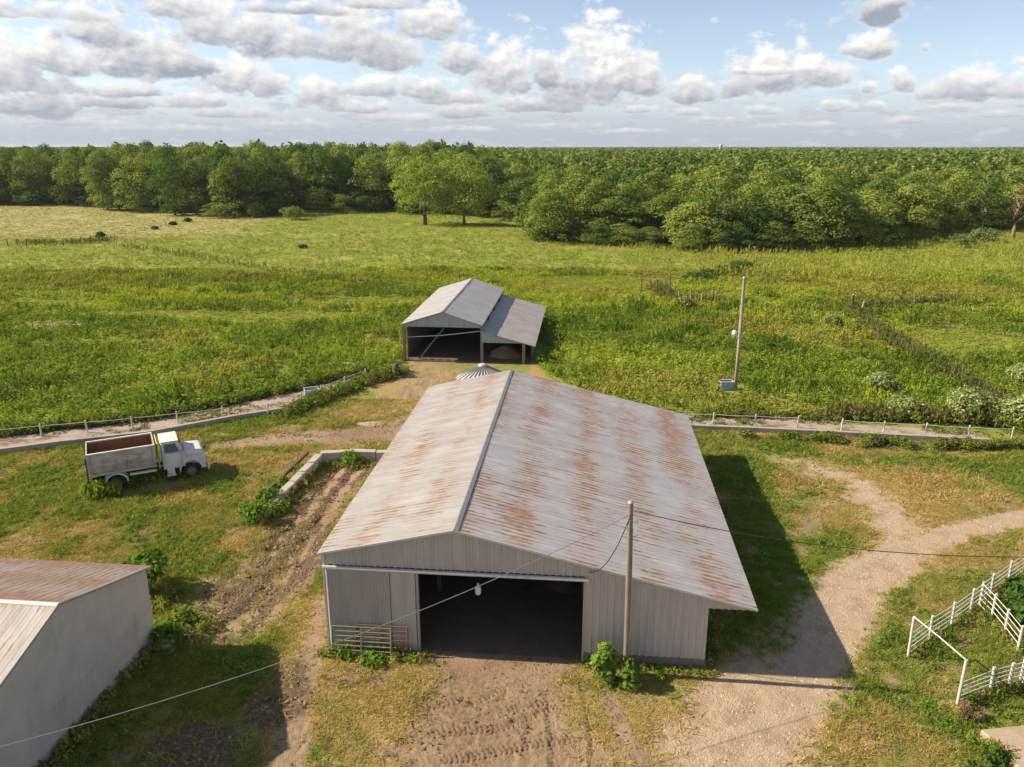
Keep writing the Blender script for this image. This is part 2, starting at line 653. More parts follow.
DRIVE = pp((735, 800), (742, 740), (768, 700), (798, 660), (832, 620), (862, 582), (905, 552), (955, 532), (1045, 512))
DRIVE_W = [6.2, 5.6, 4.8, 4.2, 3.7, 3.3, 3.0, 1.9, 1.6]
LOOP = pp((905, 552), (888, 512), (850, 484), (800, 464), (735, 450))
LOOP_W = [3.6, 3.8, 3.4, 2.6, 1.4]
FRONT = pp((505, 640), (502, 700), (490, 800))
FRONT_W = [6.6, 5.6, 7.0]
CROSS = pp((500, 750), (620, 760), (740, 735))
CROSS_W = [3.0, 2.2, 2.0]
RUT = pp((352, 468), (312, 520), (275, 568), (238, 610), (212, 628))
RUT_W = [2.6, 4.0, 4.6, 4.4, 2.6]
SIDE = pp((322, 600), (312, 650), (296, 700), (287, 790))
SIDE_W = [1.2, 1.3, 1.3, 1.3]
BACK = pp((215, 446), (290, 438), (350, 436), (420, 432))
BACK_W = [1.2, 2.4, 3.4, 3.6]
LANE = pp((395, 432), (420, 395), (440, 366))
LANE_W = [5.0, 6.0, 7.0]
SLASH = pp((20, 452), (150, 446), (240, 424), (300, 412))
SLASH_W = [1.2, 1.2, 1.2, 1.0]
POLEDIRT = pp((610, 700), (625, 735), (640, 767))
TREADS = [  # tyre prints: surveyed lines, width
    (pp((345, 683), (420, 690), (470, 672), (520, 655)), .42), (pp((360, 716), (410, 712), (460, 700)), .42),
    (pp((395, 742), (440, 733), (500, 728), (555, 706)), .42), (pp((405, 765), (470, 757), (530, 745), (600, 735)), .45),
    (pp((470, 705), (500, 690), (540, 676)), .4), (pp((520, 800), (528, 745), (520, 700)), .38), (pp((556, 800), (552, 740), (546, 690)), .38),
    (pp((420, 727), (470, 720), (520, 708), (550, 702)), .42), (pp((590, 720), (650, 716), (720, 712), (790, 706)), .45), (pp((560, 752), (640, 745), (730, 738), (800, 742)), .45),
    (pp((572, 800), (572, 720), (574, 668)), .3), (pp((640, 730), (614, 705), (600, 680)), .35), (pp((590, 800), (592, 740), (580, 680)), .3),
    (pp((690, 790), (740, 755), (800, 735)), .45), (pp((440, 800), (500, 778), (560, 770)), .45),
]


def terrain(x, y):
    """masks and height of the ground at arrays x, y"""
    x = np.asarray(x, float)
    y = np.asarray(y, float)
    fs = field_side(x, y)
    dcam = np.hypot(x, y)
    n1 = fbm(x * .35, y * .35, 4, 1)
    n2 = fbm(x * 1.3, y * 1.3, 3, 11)
    n3 = fbm(x * .09, y * .09, 3, 21)
    wob = (n1 - .5) * 1.0 + (n2 - .5) * .6

    def band(pts, ws, soft=.35):
        d, s, tt = poly_dist(x, y, pts, ws)
        return 1 - sst(d + wob * .8, 1 - soft, 1 + soft), s, tt, d

    yard = 1 - sst(fs, -.3, .3)
    gravel = np.maximum(band(DRIVE, DRIVE_W, .6)[0], band(LOOP, LOOP_W, 1.0)[0] * (.5 + .5 * sst(n1, .3, .55))) * yard
    # pad of packed gravel along the east wall
    pad = np.exp(-(((x - 10.3) / 2.6) ** 2 + ((y - 26.6) / 1.8) ** 2))
    gravel = np.maximum(gravel, sst(pad + wob * .3, .35, .7))
    dirt = np.maximum(band(FRONT, FRONT_W, .5)[0], band(CROSS, CROSS_W, .7)[0] * .7)
    rm, rs, rt, rd = band(RUT, RUT_W, .45)
    lanes = fbm(rt * 1.5 + 5, rs * .16, 3, 81)
    dirt = np.maximum(dirt, rm * (.72 + .8 * sst(lanes + .25 * (n2 - .5), .40, .62)))
    dirt = np.maximum(dirt, band(SIDE, SIDE_W, .6)[0] * .85)
    dirt = np.maximum(dirt, band(BACK, BACK_W, .5)[0] * .95)
    dirt = np.maximum(dirt, band(LANE, LANE_W, .5)[0] * (.3 + .7 * sst(n2, .45, .65)))
    dirt = np.maximum(dirt, band(POLEDIRT, [.8, 1, .8], .6)[0] * .9)
    dirt = np.maximum(dirt, sst(fbm(x * .8, y * .8, 5, 71), .48, .74) * .66 * yard)
    dirt *= yard
    # mud: churned, dark
    mud = np.exp(-(((x + 12.2) / 1.6) ** 2 + ((y - 32.5) / 2.0) ** 2)) * .9 + np.exp(-(((x + 8.9) / 1.6) ** 2 + ((y - 25.0) / 2.6) ** 2)) * .9
    mud = np.maximum(mud, .9 * np.exp(-(((x + 10.6) / 2.2) ** 2 + ((y - 22.5) / 1.8) ** 2)))
    mud = np.maximum(mud, .8 * np.exp(-(((x + 14.2) / 3.2) ** 2 + ((y - 53.4) / .8) ** 2)))
    dirt = np.maximum(dirt, .62 * np.exp(-(((x - 11.2 - .5 * (y - 29)) / .9) ** 2 + ((y - 29.5) / 2.6) ** 2)))
    gravel = gravel * (1 - .5 * np.exp(-(((x - 11.2 - .5 * (y - 29)) / .9) ** 2 + ((y - 29.5) / 2.6) ** 2)))
    mud = sst(mud * (.55 + .9 * n1) + wob * .45, .15, .85) * yard * .95
    mud = np.maximum(mud, rm * sst(fbm(rt * 2.4 - 3, rs * .22, 3, 91) + .3 * (n2 - .5), .36, .56) * .95 * yard)
    # straw-dry against green
    dry = .50 + (n1 - .5) * 1.6 + (n3 - .5) * .5
    front_dry = np.exp(-(((x - 1.0) / 9) ** 2 + ((y - 24.5) / 4.5) ** 2))
    tan = np.exp(-(((x + 16.2) / 4.2) ** 2 + ((y - 47) / 5.0) ** 2))
    lane = np.exp(-(((x + 9.5) / 5) ** 2 + ((y - 62) / 7.5) ** 2))
    dry = dry + .5 * front_dry + .55 * tan + .45 * lane
    dry = dry + .5 * np.exp(-(((x - 21) / 6) ** 2 + ((y - 41) / 5) ** 2)) + .3 * np.exp(-(((x + 6) / 4) ** 2 + ((y - 24) / 4) ** 2))
    dry = dry - .6 * np.exp(-(((x - 13.3) / 3.2) ** 2 + ((y - 37) / 8) ** 2))
    dry = dry - .45 * np.exp(-(((x + 13.0) / 3) ** 2 + ((y - 24) / 5) ** 2))
    dry = dry - .42 * sst(x, 13, 17) * (1 - sst(y, 33, 36)) - .24 * np.exp(-(((x + 26) / 8) ** 2 + ((y - 42) / 6) ** 2))
    field = sst(fs, -.3, .5)
    # pasture beyond: hay-coloured corner at the far west, a bare scald
    hay = .85 * sst(-x - (y - 190) * .15, 48, 80) * sst(y, 172, 200) + .22 * sst(y, 110, 170)
    scald = 1.2 * np.exp(-(((x + 53.4) / 3.6) ** 2 + ((y - 89.7) / 2.2) ** 2)) + .9 * np.exp(-(((x - 51.6) / 2.2) ** 2 + ((y - 90.2) / 1.4) ** 2)) + .9 * np.exp(-(((x - 55.5) / 2.6) ** 2 + ((y - 86.0) / 1.2) ** 2))
    scald = sst(scald + wob * .6, .35, .8) * field
    dry = np.where(field > .5, np.clip(hay * (.75 + .9 * (n1 - .5)), 0, 1), dry)
    dry = np.clip(dry, 0, 1)
    dirt = np.maximum(dirt, scald)
    lot = np.maximum(np.maximum(gravel, dirt), mud)
    # height
    z = (n1 - .5) * .10 * yard * (1 - .5 * gravel) + (n2 - .5) * .05 * yard
    z = z + field * ((n3 - .5) * .5 + (fbm(x * .018, y * .018, 3, 31) - .5) * 1.6 * sst(dcam, 80, 160))
    z = z + (fbm(x * 3.1, y * 3.1, 2, 41) - .5) * .05 * yard * (1 - gravel * .6)
    # wheel ruts in the mud lane
    rw = np.zeros_like(x)
    for off in (-1.05, -.72, .25, .62, 1.1):
        rw = rw + np.exp(-((rt - off + (n2 - .5) * .25) / .13) ** 2)
    z = z - rm * rw * .14 + mud * (fbm(x * 2.2, y * 2.2, 3, 51) - .5) * .22 + np.maximum(dirt, .35 * yard) * (1 - gravel) * (fbm(x * 4.5, y * 4.5, 3, 55) - .5) * .09
    tr_all = np.zeros_like(x)
    near = (y < 29.5) & (x > -10) & (x < 15)
    if near.any():
        xs, ys = x[near], y[near]
        zz = np.zeros_like(xs)
        tt_all = np.zeros_like(xs)
        for k, (pts, w) in enumerate(TREADS):
            d, s, tt = poly_dist(xs, ys, pts, [w] * len(pts))
            inn = 1 - sst(d, .8, 1.1)
            ph = s + np.abs(tt) * .55
            lug = sst(np.sin(2 * PI * ph / .19), -.3, .4)
            gap = np.exp(-(tt / .035) ** 2)
            vis = sst(fbm(xs * .7 + k * 7, ys * .7, 3, 61), .34, .6) * (.55 if k in (8, 9, 13) else 1.0)
            zz = zz + inn * vis * (-.045 + .07 * lug * (1 - gap))
            berm = np.exp(-((d - 1.25) / .25) ** 2) * vis * .018
            zz = zz + berm
            tt_all = np.maximum(tt_all, inn * vis * (1 - lug))
        z[near] = z[near] + zz
        tr_all[near] = tt_all
    # buildings stand level
    for (ax_, ay_, hx_, hy_) in ((-.1, 39.2, 9.5, 12.5), (-4.2, 83.0, 7.5, 11.5), (-19.5, 24.0, 5.2, 6.2)):
        lx_ = (x - ax_) * math.cos(TH) - (y - ay_) * math.sin(TH)
        ly_ = (x - ax_) * math.sin(TH) + (y - ay_) * math.cos(TH)
        inside = np.maximum(np.abs(lx_) / hx_, np.abs(ly_) / hy_)
        z = z * sst(inside, .96, 1.15) - .02 * (1 - sst(inside, .9, 1.0))
    return dict(gravel=gravel, dirt=dirt, mud=mud, dry=dry, field=field, z=z, lot=lot, fs=fs, tread=tr_all, n1=n1, n2=n2, n3=n3)


def hz(x, y):
    return float(terrain(np.array([x]), np.array([y]))['z'][0])


# ------------------------------------------------------------------ ground sheet
def axis(segs):
    out = []
    for a, b, st in segs:
        n = max(1, int(round((b - a) / st)))
        out += list(np.linspace(a, b, n, endpoint=False))
    return out


def grow(a, b, st, g):
    v = a
    out = []
    while v < b:
        out.append(v)
        v += st
        st *= g
    out.append(b)
    return out


gx = axis([(-42, -9.5, .28), (-9.5, 13.5, .058), (13.5, 42, .26)])
gx = [-v for v in grow(42, 9000, .5, 1.12)][::-1] + gx + grow(42, 9000, .5, 1.12)
gx = np.array(sorted(set(np.round(gx, 4))))
gy = [-v for v in grow(20, 3000, 4, 1.5)][::-1] + axis([(0, 18, 1.5), (18, 21, .3), (21, 28.6, .058), (28.6, 62, .28), (62, 110, .7), (110, 240, 2.0)]) + grow(240, 12000, 3.0, 1.12)
gy = np.array(sorted(set(np.round(gy, 4))))
GX, GY = np.meshgrid(gx, gy)
tx, ty = GX.ravel(), GY.ravel()
TT = terrain(tx, ty)
nx_, ny_ = len(gx), len(gy)
ids = np.arange(nx_ * ny_).reshape(ny_, nx_)
F = np.stack([ids[:-1, :-1].ravel(), ids[:-1, 1:].ravel(), ids[1:, 1:].ravel(), ids[1:, :-1].ravel()], 1)
# drop the hidden sheet under the floors only by lowering it a little
V = np.stack([tx, ty, TT['z']], 1)


def ground_material():
    m, t, b = material('meadow_and_yard_soil', (.2, .2, .1), .95, 0, .15)
    geo = t.new('ShaderNodeNewGeometry')
    pos = geo.outputs['Position']
    a1 = t.new('ShaderNodeAttribute', attribute_name='Col')
    a2 = t.new('ShaderNodeAttribute', attribute_name='Col2')
    s1 = t.new('ShaderNodeSeparateColor')
    t.l.new(a1.outputs['Color'], s1.inputs[0])
    s2 = t.new('ShaderNodeSeparateColor')
    t.l.new(a2.outputs['Color'], s2.inputs[0])
    gravel, dirt, mud = s1.outputs[0], s1.outputs[1], s1.outputs[2]
    dry, field, tread = s2.outputs[0], s2.outputs[1], s2.outputs[2]
    nf = t.noise(pos, 4.5, 6, .7)
    nm = t.noise(pos, 1.1, 5, .62)
    nl = t.noise(pos, .12, 4, .6)
    nff = t.noise(pos, 17, 3, .7)
    jit = t.math('ADD', t.math('MULTIPLY', t.math('SUBTRACT', nf, .5), .9), t.math('MULTIPLY', t.math('SUBTRACT', nm, .5), .7))

    def fac(mask, lo=.32, hi=.68):
        return t.step(t.math('ADD', mask, jit), lo, hi)

    green = t.mix(t.step(nm, .35, .65), (.17, .225, .036, 1), (.26, .275, .055, 1))
    straw = t.mix(t.step(nf, .35, .65), (.44, .315, .115, 1), (.29, .20, .085, 1))
    grass = t.mix(fac(dry, .25, .75), green, straw)
    fg = t.mix(t.step(nm, .3, .7), (.16, .215, .028, 1), (.27, .31, .045, 1))
    fg = t.mix(t.step(nl, .42, .62), fg, (.31, .315, .065, 1))
    fh = t.mix(t.step(nm, .35, .65), (.34, .31, .11, 1), (.42, .36, .155, 1))
    fg = t.mix(t.step(dry, .2, .9), fg, fh)
    col = t.mix(field, grass, fg)
    soil = t.mix(t.step(nf, .3, .7), (.335, .225, .135, 1), (.21, .135, .078, 1))
    soil = t.mix(t.step(nl, .4, .62), soil, (.37, .255, .16, 1))
    col = t.mix(fac(dirt), col, soil)
    stones = t.mix(t.step(nff, .36, .64), (.38, .265, .16, 1), (.56, .43, .285, 1))
    stones = t.mix(t.step(nm, .44, .66), stones, (.38, .25, .155, 1))
    stones = t.mix(t.step(nl, .5, .62, 0, .5), stones, (.45, .32, .20, 1))
    col = t.mix(fac(gravel), col, stones)
    wet = t.mix(t.step(nf, .3, .7), (.115, .075, .047, 1), (.19, .128, .083, 1))
    col = t.mix(fac(mud), col, wet)
    col = t.mix(t.math('MULTIPLY', tread, .45), col, (.15, .10, .065, 1))
    t.l.new(col, b.inputs['Base Color'])
    h = t.math('ADD', t.math('MULTIPLY', nf, .6), t.math('MULTIPLY', nff, .4))
    bump(t, b, h, 1.0, .10)
    return m


ground = np_mesh('ground', V, F, ground_material(), np.stack([TT['gravel'], TT['dirt'], TT['mud']], 1), smooth=True)
at = ground.data.attributes.new('Col2', 'FLOAT_COLOR', 'POINT')
cc = np.ones((len(V), 4), np.float32)
cc[:, 0], cc[:, 1], cc[:, 2] = TT['dry'], TT['field'], TT['tread']
at.data.foreach_set('color', cc.ravel())
tag(ground, kind='structure')
# ------------------------------------------------------------------ building kit
def ribbed_wall(mb, x0, x1, zb, zt, y, face=-1, pitch=.28, h=.048, axis='x', thick=.05):
    """sheet of vertical ribs from x0 to x1; zb, zt are functions of x; ribs stand out towards `face` along y"""
    xs = [x0]
    offs = [0]
    k = math.ceil(x0 / pitch)
    while k * pitch < x1 - .06:
        c = k * pitch
        if c - .09 > x0:
            xs += [c - .085, c - .02, c + .02, c + .05]
            offs += [0, h, h, 0]
        k += 1
    xs.append(x1)
    offs.append(0)
    vs, fs = [], []
    for x, o in zip(xs, offs):
        for z in (zb(x), zt(x)):
            p = (x, y + face * o, z)
            q = (x, y - face * thick, z)
            if axis == 'y':
                p = (p[1], p[0], p[2])
                q = (q[1], q[0], q[2])
            vs += [p, q]
    n = len(xs)
    for i in range(n - 1):
        a = i * 4
        b = a + 4
        fs += [(a, b, b + 2, a + 2), (a + 1, a + 3, b + 3, b + 1), (a + 2, b + 2, b + 3, a + 3), (a, a + 1, b + 1, b)]
    fs += [(0, 2, 3, 1), (4 * (n - 1), 4 * (n - 1) + 1, 4 * (n - 1) + 3, 4 * (n - 1) + 2)]
    mb.add(vs, fs)
    return mb


def ribbed_roof(mb, xa, za, xb, zb, y0, y1, pitch=.3, h=.022, thick=.05, minor=True):
    """roof sheet from (xa, za) to (xb, zb) in the cross section, ribs run down the slope, repeating along y"""
    ys, offs = [y0], [0]
    k = math.ceil(y0 / pitch)
    while k * pitch < y1 - .06:
        c = k * pitch
        if c - .06 > y0:
            ys += [c - .045, c - .02, c + .02, c + .045]
            offs += [0, h, h, 0]
            if minor and c + pitch / 2 + .05 < y1:
                ys += [c + pitch / 2 - .03, c + pitch / 2, c + pitch / 2 + .03]
                offs += [0, h * .4, 0]
        k += 1
    ys.append(y1)
    offs.append(0)
    nx = 10
    n = len(ys)
    vs, fs = [], []
    for j in range(nx):
        f = j / (nx - 1)
        for yy, o in zip(ys, offs):
            x = xa + (xb - xa) * f
            z = za + (zb - za) * f
            w = (vnoise(x * .6, yy * .5, 5) - .5) * .03
            vs.append((x, yy, z + o + w))
    m = len(vs)
    vs += [(v[0], v[1], v[2] - thick - .03) for v in vs]
    for j in range(nx - 1):
        for i in range(n - 1):
            a = j * n + i
            fs.append((a, a + 1, a + n + 1, a + n))
            fs.append((m + a, m + a + n, m + a + n + 1, m + a + 1))
    for j in range(nx - 1):
        a = j * n
        fs.append((a, a + n, m + a + n, m + a))
        a += n - 1
        fs.append((a, m + a, m + a + n, a + n))
    for i in range(n - 1):
        fs.append((i, m + i, m + i + 1, i + 1))
        a = (nx - 1) * n + i
        fs.append((a, a + 1, m + a + 1, m + a))
    mb.add(vs, fs)
    return mb


M['roof_pale'] = rusty_roof('roof_sheet_pale', (.385, .355, .33), (.22, .12, .07), .88, 2.1, (.34, .305, .275))
M['roof_rusty'] = rusty_roof('roof_sheet_rusty', (.44, .415, .405), (.225, .112, .06), 1.16, 2.6, (.39, .365, .355))
M['shed_roof'] = rusty_roof('shed_roof_sheet', (.41, .385, .37), (.24, .14, .08), .4, 2.0, (.35, .33, .32))
M['lean_roof'] = rusty_roof('lean_to_roof_sheet', (.41, .365, .335), (.26, .16, .10), .45, 1.7, (.33, .295, .275))
M['side_roof'] = rusty_roof('side_building_roof_rusty', (.30, .245, .215), (.155, .09, .058), 1.6, 2.5, (.30, .25, .23))
M['side_roof_pale'] = rusty_roof('side_building_roof_pale', (.46, .42, .37), (.27, .16, .09), .6, 2.5, (.44, .39, .34))
M['wall_tan'] = sheet_wall('tan_steel_cladding', (.50, .44, .385), (.33, .27, .22), .35)
M['wall_door'] = sheet_wall('tan_sliding_door_cladding', (.44, .38, .33), (.29, .235, .19), .45)
M['trim_white'] = worn('white_corner_trim', (.62, .59, .56), (.45, .42, .38), .3, 3, .5)
M['ridge'] = worn('grey_ridge_flashing', (.24, .235, .24), (.22, .2, .2), .3, 1.5, .5)  # flashing grey, kept dark to paint the shadow side of the barn ridge
M['wall_greenish'] = sheet_wall('grey_green_shed_cladding', (.36, .40, .37), (.25, .24, .2), .4)
M['wall_board'] = worn('dark_barn_boards', (.2, .165, .135), (.1, .08, .065), .5, 1.5, .9, (5, 5, .5))
M['wall_silver'] = sheet_wall('silver_grey_wall_sheet', (.50, .45, .405), (.30, .25, .205), .85)
M['bin_steel'] = worn('grain_bin_steel', (.55, .48, .41), (.4, .35, .3), .4, 1.0, .5)

# ------------------------------------------------------------------ main barn
barn = empty('barn', along(0, 27.59), -TH, 'big open fronted steel barn with rust streaked pale gable roof', 'barn')
XL, XR, RX, RZ = -10.24, 5.11, -4.85, 5.70
EL, EZL, ER, EZR = -10.42, 4.41, 6.93, 2.88
BL = 22.9


def roof_under(x):
    if x < RX:
        return EZL + (RZ - EZL) * (x - EL) / (RX - EL) - .085
    return RZ + (EZR - RZ) * (x - RX) / (ER - RX) - .085


mb = ribbed_roof(MB(), EL, EZL, RX, RZ, -.16, BL)
mb.build('roof', M['roof_pale'], barn)['label'] = 'pale dusty roof slope with rows of short rust streaks'
mb = ribbed_roof(MB(), RX + .001, RZ, ER, EZR, -.16, BL)
rr = mb.build('roof', M['roof_rusty'], barn)
rr['label'] = 'wide grey roof slope with heavy orange rust bands'
mb = MB()
mb.add([(RX - .05, -.18, RZ + .02), (RX, -.18, RZ + .05), (RX + .17, -.18, RZ - .0), (RX - .05, BL + .02, RZ + .02), (RX, BL + .02, RZ + .05), (RX + .17, BL + .02, RZ - .0)],
       [(0, 1, 4, 3), (1, 2, 5, 4)])
rc = mb.build('ridge_cap', M['ridge'], barn)
md = rc.modifiers.new('thick', 'SOLIDIFY')
md.thickness = .012
# walls
mb = MB()
ribbed_wall(mb, XL, RX, lambda x: 3.86, roof_under, 0)
ribbed_wall(mb, RX, .27, lambda x: 3.86, roof_under, 0)
ribbed_wall(mb, .27, XR, lambda x: .42, roof_under, 0)
ribbed_wall(mb, XR, ER - .03, lambda x: min(2.74, roof_under(x) - .01), roof_under, 0)
mb.build('front_wall', M['wall_tan'], barn)
mb = MB()
ribbed_wall(mb, 0.0, BL - .1, lambda x: -.3, lambda x: roof_under(XL) - .01, XL, -1, axis='y')
mb.build('side_wall', M['wall_tan'], barn)
mb = MB()
ribbed_wall(mb, 0.06, BL - .1, lambda x: .42, lambda x: roof_under(XR) - .02, XR, 1, axis='y')
mb.build('side_wall', M['wall_tan'], barn)
mb = MB()
ribbed_wall(mb, XL, RX, lambda x: -.2, roof_under, BL - .12, 1)
ribbed_wall(mb, RX, XR, lambda x: -.2, roof_under, BL - .12, 1)
mb.build('back_wall', M['wall_tan'], barn)
MB().box(.30, XR + .03, -.03, .12, -.5, .418).box(XR - .12, XR + .05, .13, BL - .2, -.5, .418).build('foundation', M['foundation'], barn)
# sliding door parked over the west bay, hung from the track
dr = MB()
ribbed_wall(dr, XL + .02, -7.55, lambda x: .12, lambda x: 3.74, -.1)
dr = dr.build('sliding_door', M['wall_door'], barn)
dr['label'] = 'ribbed sliding door parked at the west end'
ribbed_wall(MB(), -7.53, -6.52, lambda x: .35, lambda x: 3.74, -.06, pitch=.5).build('door_panel', M['wall_tan'], barn)
MB().box(-6.72, -6.50, -.05, .2, -.3, .34).box(-7.5, -6.73, -.05, .2, -.3, .33).build('door_footing', M['concrete_pale'], barn)
MB().box(XL - .04, .42, -.17, -.05, 3.775, 3.835).box(XL - .04, .42, -.19, -.172, 3.73, 3.79).build('door_track', M['track'], barn)
MB().box(XL - .06, XL + .06, -.05, .10, -.3, 4.34).build('corner_trim', M['trim_white'], barn)
MB().box(.22, .30, -.04, .10, .0, 3.70).build('door_post', M['wall_door'], barn)
MB().box(-6.50, -6.40, .0, .14, -.1, 3.70).build('door_post', M['wall_door'], barn)
# inside: earth floor, posts, purlins
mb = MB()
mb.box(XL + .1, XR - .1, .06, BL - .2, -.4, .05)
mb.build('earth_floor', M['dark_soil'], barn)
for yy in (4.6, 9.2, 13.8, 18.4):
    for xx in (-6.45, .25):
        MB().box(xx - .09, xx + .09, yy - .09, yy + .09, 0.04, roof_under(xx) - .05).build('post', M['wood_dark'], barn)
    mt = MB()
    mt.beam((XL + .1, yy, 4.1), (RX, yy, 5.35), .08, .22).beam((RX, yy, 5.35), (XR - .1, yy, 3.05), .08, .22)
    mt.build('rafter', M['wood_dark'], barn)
# drip edge trim along the gable
mb = MB()
mb.beam((EL, -.19, EZL - .03), (RX, -.19, RZ - .03), .02, .09).beam((RX, -.192, RZ - .03), (ER, -.192, EZR - .03), .02, .09)
mb.build('gable_trim', M['trim_white'], barn)


def barn_pt(x, y, z):
    v = Vector((x * math.cos(TH) + y * math.sin(TH), -x * math.sin(TH) + y * math.cos(TH), z))
    return along(0, 27.59) + v


# lamp hanging in the doorway
lp = barn_pt(-4.02, .35, 2.62)
lamp = empty('hanging_lamp', lp, 0, 'white jar shaped lamp hanging in the dark barn doorway', 'lamp')
MB().lathe([(0.0, .0), (.09, .0), (.12, .04), (.125, .26), (.10, .34), (.05, .38), (.0, .385)], (0, 0, 0), 16).build('lamp_shade', M['lamp_white'], lamp)
MB().lathe([(0, .39), (.05, .39), (.06, .46), (.03, .52), (0, .52)], (0, 0, 0), 10).build('lamp_socket', M['galv'], lamp)
MB().tube([(0, 0, .5), (0, 0, 1.2)], .012, 5).build('cord', M['wire'], lamp)
MB().tube([(0, 0, 1.2), (0, -.42, 1.2)], .02, 6).build('bracket', M['galv'], lamp)


# pale bags / clutter barely seen inside
def heap(name, x, y, r, h, mat, label, cat):
    mb = MB()
    rng = random.Random(int(x * 100) + 999)
    prof = [(r * (1 - k / 5.) ** .7, h * k / 5.) for k in range(6)]
    vs, fs = [], []
    n = 14
    for rr_, z in prof:
        for k in range(n):
            a = 2 * PI * k / n
            q = rr_ * (1 + rng.uniform(-.18, .18))
            vs.append((q * math.cos(a), q * math.sin(a), z + rng.uniform(-.05, .05) * (z > 0)))
    for i in range(len(prof) - 1):
        for k in range(n):
            fs.append((i * n + k, i * n + (k + 1) % n, (i + 1) * n + (k + 1) % n, (i + 1) * n + k))
    mb.add(vs, fs, True)
    o = mb.build(name, mat)
    o.location = (x, y, 0)
    return tag(o, label, cat)


p = barn_pt(-.6, 5.6, .05)
o = heap('manure_heap', p.x, p.y, .8, .3, M['dark_soil'], 'low greyish heap on the barn floor just inside the doorway', 'heap')
o.location.z = .04
p = barn_pt(-4.4, 9.6, .05)
o = heap('feed_heap', p.x, p.y, 1.5, .7, M['soil_load'], 'pale brown heap deeper in the dark barn behind the lamp', 'heap')
o.location.z = .04


# ------------------------------------------------------------------ livestock gates leaning on the sliding door
def gate(name, label, x0, x1, y0, lean, mat, nb, h, rz=0):
    p = barn_pt(x0, y0, .02)
    g = empty(name, p, -TH + rz, label, 'gate', 'gates leaning on the barn front')
    g.rotation_euler = (-lean, 0, -TH + rz)
    w = x1 - x0
    f = MB()
    f.tube([(0, 0, .05), (0, 0, h)], .034, 8).tube([(w, 0, .05), (w, 0, h)], .034, 8)
    f.tube([(0, 0, .06), (w, 0, .06)], .025, 8).tube([(0, 0, h - .02), (w, 0, h - .02)], .025, 8)
    f.build('frame', mat, g)
    for k in range(nb):
        z = .06 + (h - .08) * (k + 1) / (nb + 1)
        MB().tube([(.02, 0, z), (w - .02, 0, z)], .027, 8).build('bar', mat, g)
    for q in (.5,):
        MB().box(w * q - .03, w * q + .03, -.03, -.022, .08, h - .04).build('brace', mat, g)
    return g


gate('pipe_gate', 'green pipe gate leaning against the barn sliding door', -9.95, -7.5, -.62, .19, M['green_gate'], 5, 1.28)
gate('pipe_gate', 'rusty red pipe gate leaning half hidden behind the green gate', -9.0, -6.85, -.42, .13, M['red_gate'], 5, 1.30)

# ------------------------------------------------------------------ far shed with lean-to
SA = 73.0
shed = empty('shed', along(-13.5, SA, 0), -TH, 'open fronted grey cattle shed with lean-to standing in the weeds', 'shed')
SRX, SRZ, SEZ, SXL, SXR, SL = 0, 4.95, 3.70, -4.05, 3.80, 19.8
srf = ribbed_roof(MB(), SXL, SEZ, SRX, SRZ, -.3, SL, .5, .02).build('roof', M['shed_roof'], shed)
ribbed_roof(MB(), SRX + .001, SRZ, SXR, SEZ, -.3, SL, .5, .02).build('roof', M['shed_roof'], shed)
ribbed_roof(MB(), 3.55, 3.16, 8.85, 1.78, -.3, SL - .6, .5, .02).build('lean_to_roof', M['lean_roof'], shed)
mb = MB()
mb.add([(SRX - .12, -.33, SRZ - .01), (SRX, -.33, SRZ + .05), (SRX + .14, -.33, SRZ - .01), (SRX - .12, SL + .02, SRZ - .01), (SRX, SL + .02, SRZ + .05), (SRX + .14, SL + .02, SRZ - .01)], [(0, 1, 4, 3), (1, 2, 5, 4)])
o = mb.build('ridge_cap', M['ridge'], shed)
o.modifiers.new('thick', 'SOLIDIFY').thickness = .012


def shed_under(x):
    return SRZ - .09 - (SRZ - SEZ) * abs(x) / (4.05 if x < 0 else 3.8)


mb = MB()
ribbed_wall(mb, -3.95, 0, lambda x: 3.42, shed_under, -.12, pitch=.5)
ribbed_wall(mb, 0, 3.68, lambda x: 3.42, shed_under, -.12, pitch=.5)
mb.build('gable_panel', M['wall_greenish'], shed)
ribbed_wall(MB(), 3.7, 7.75, lambda x: 2.0 if x < 5.2 else 2.0 - .0 * x, lambda x: 3.05 - .262 * (x - 3.7) - .03, -.14, pitch=.5).build('lean_to_panel', M['wall_greenish'], shed)
# west wall: front bay left open, added so the sun reaches the elevator
mb = MB()
yy = 1.25
for wseg, gap in ((2.2, .004), (2.9, .004), (4.4, .004), (4.4, .004), (4.1, 0)):
    ribbed_wall(mb, yy, yy + wseg, lambda x: -.4, lambda x: 3.45, -3.85, -1, axis='y', pitch=.5)
    yy += wseg + gap
mb.build('side_wall', M['wall_board'], shed)
mb = MB()
ribbed_wall(mb, -3.9, 0, lambda x: -.4, shed_under, SL - .25, 1, pitch=.5)
ribbed_wall(mb, 0, 3.66, lambda x: -.4, shed_under, SL - .25, 1, pitch=.5)
ribbed_wall(mb, 3.72, 8.6, lambda x: -.4, lambda x: 3.0 - .262 * (x - 3.7) - .04, SL - 1.2, 1, pitch=.5)
mb.build('back_wall', M['wall_board'], shed)
mb = MB()
ribbed_wall(mb, 2.6, SL - 1.3, lambda x: -.4, lambda x: 1.62, 8.45, 1, axis='y', pitch=.5)
mb.build('lean_to_wall', M['wall_board'], shed)
MB().box(-3.8, 8.4, .1, SL - 1.4, -.5, .03).build('earth_floor', M['dark_soil'], shed)
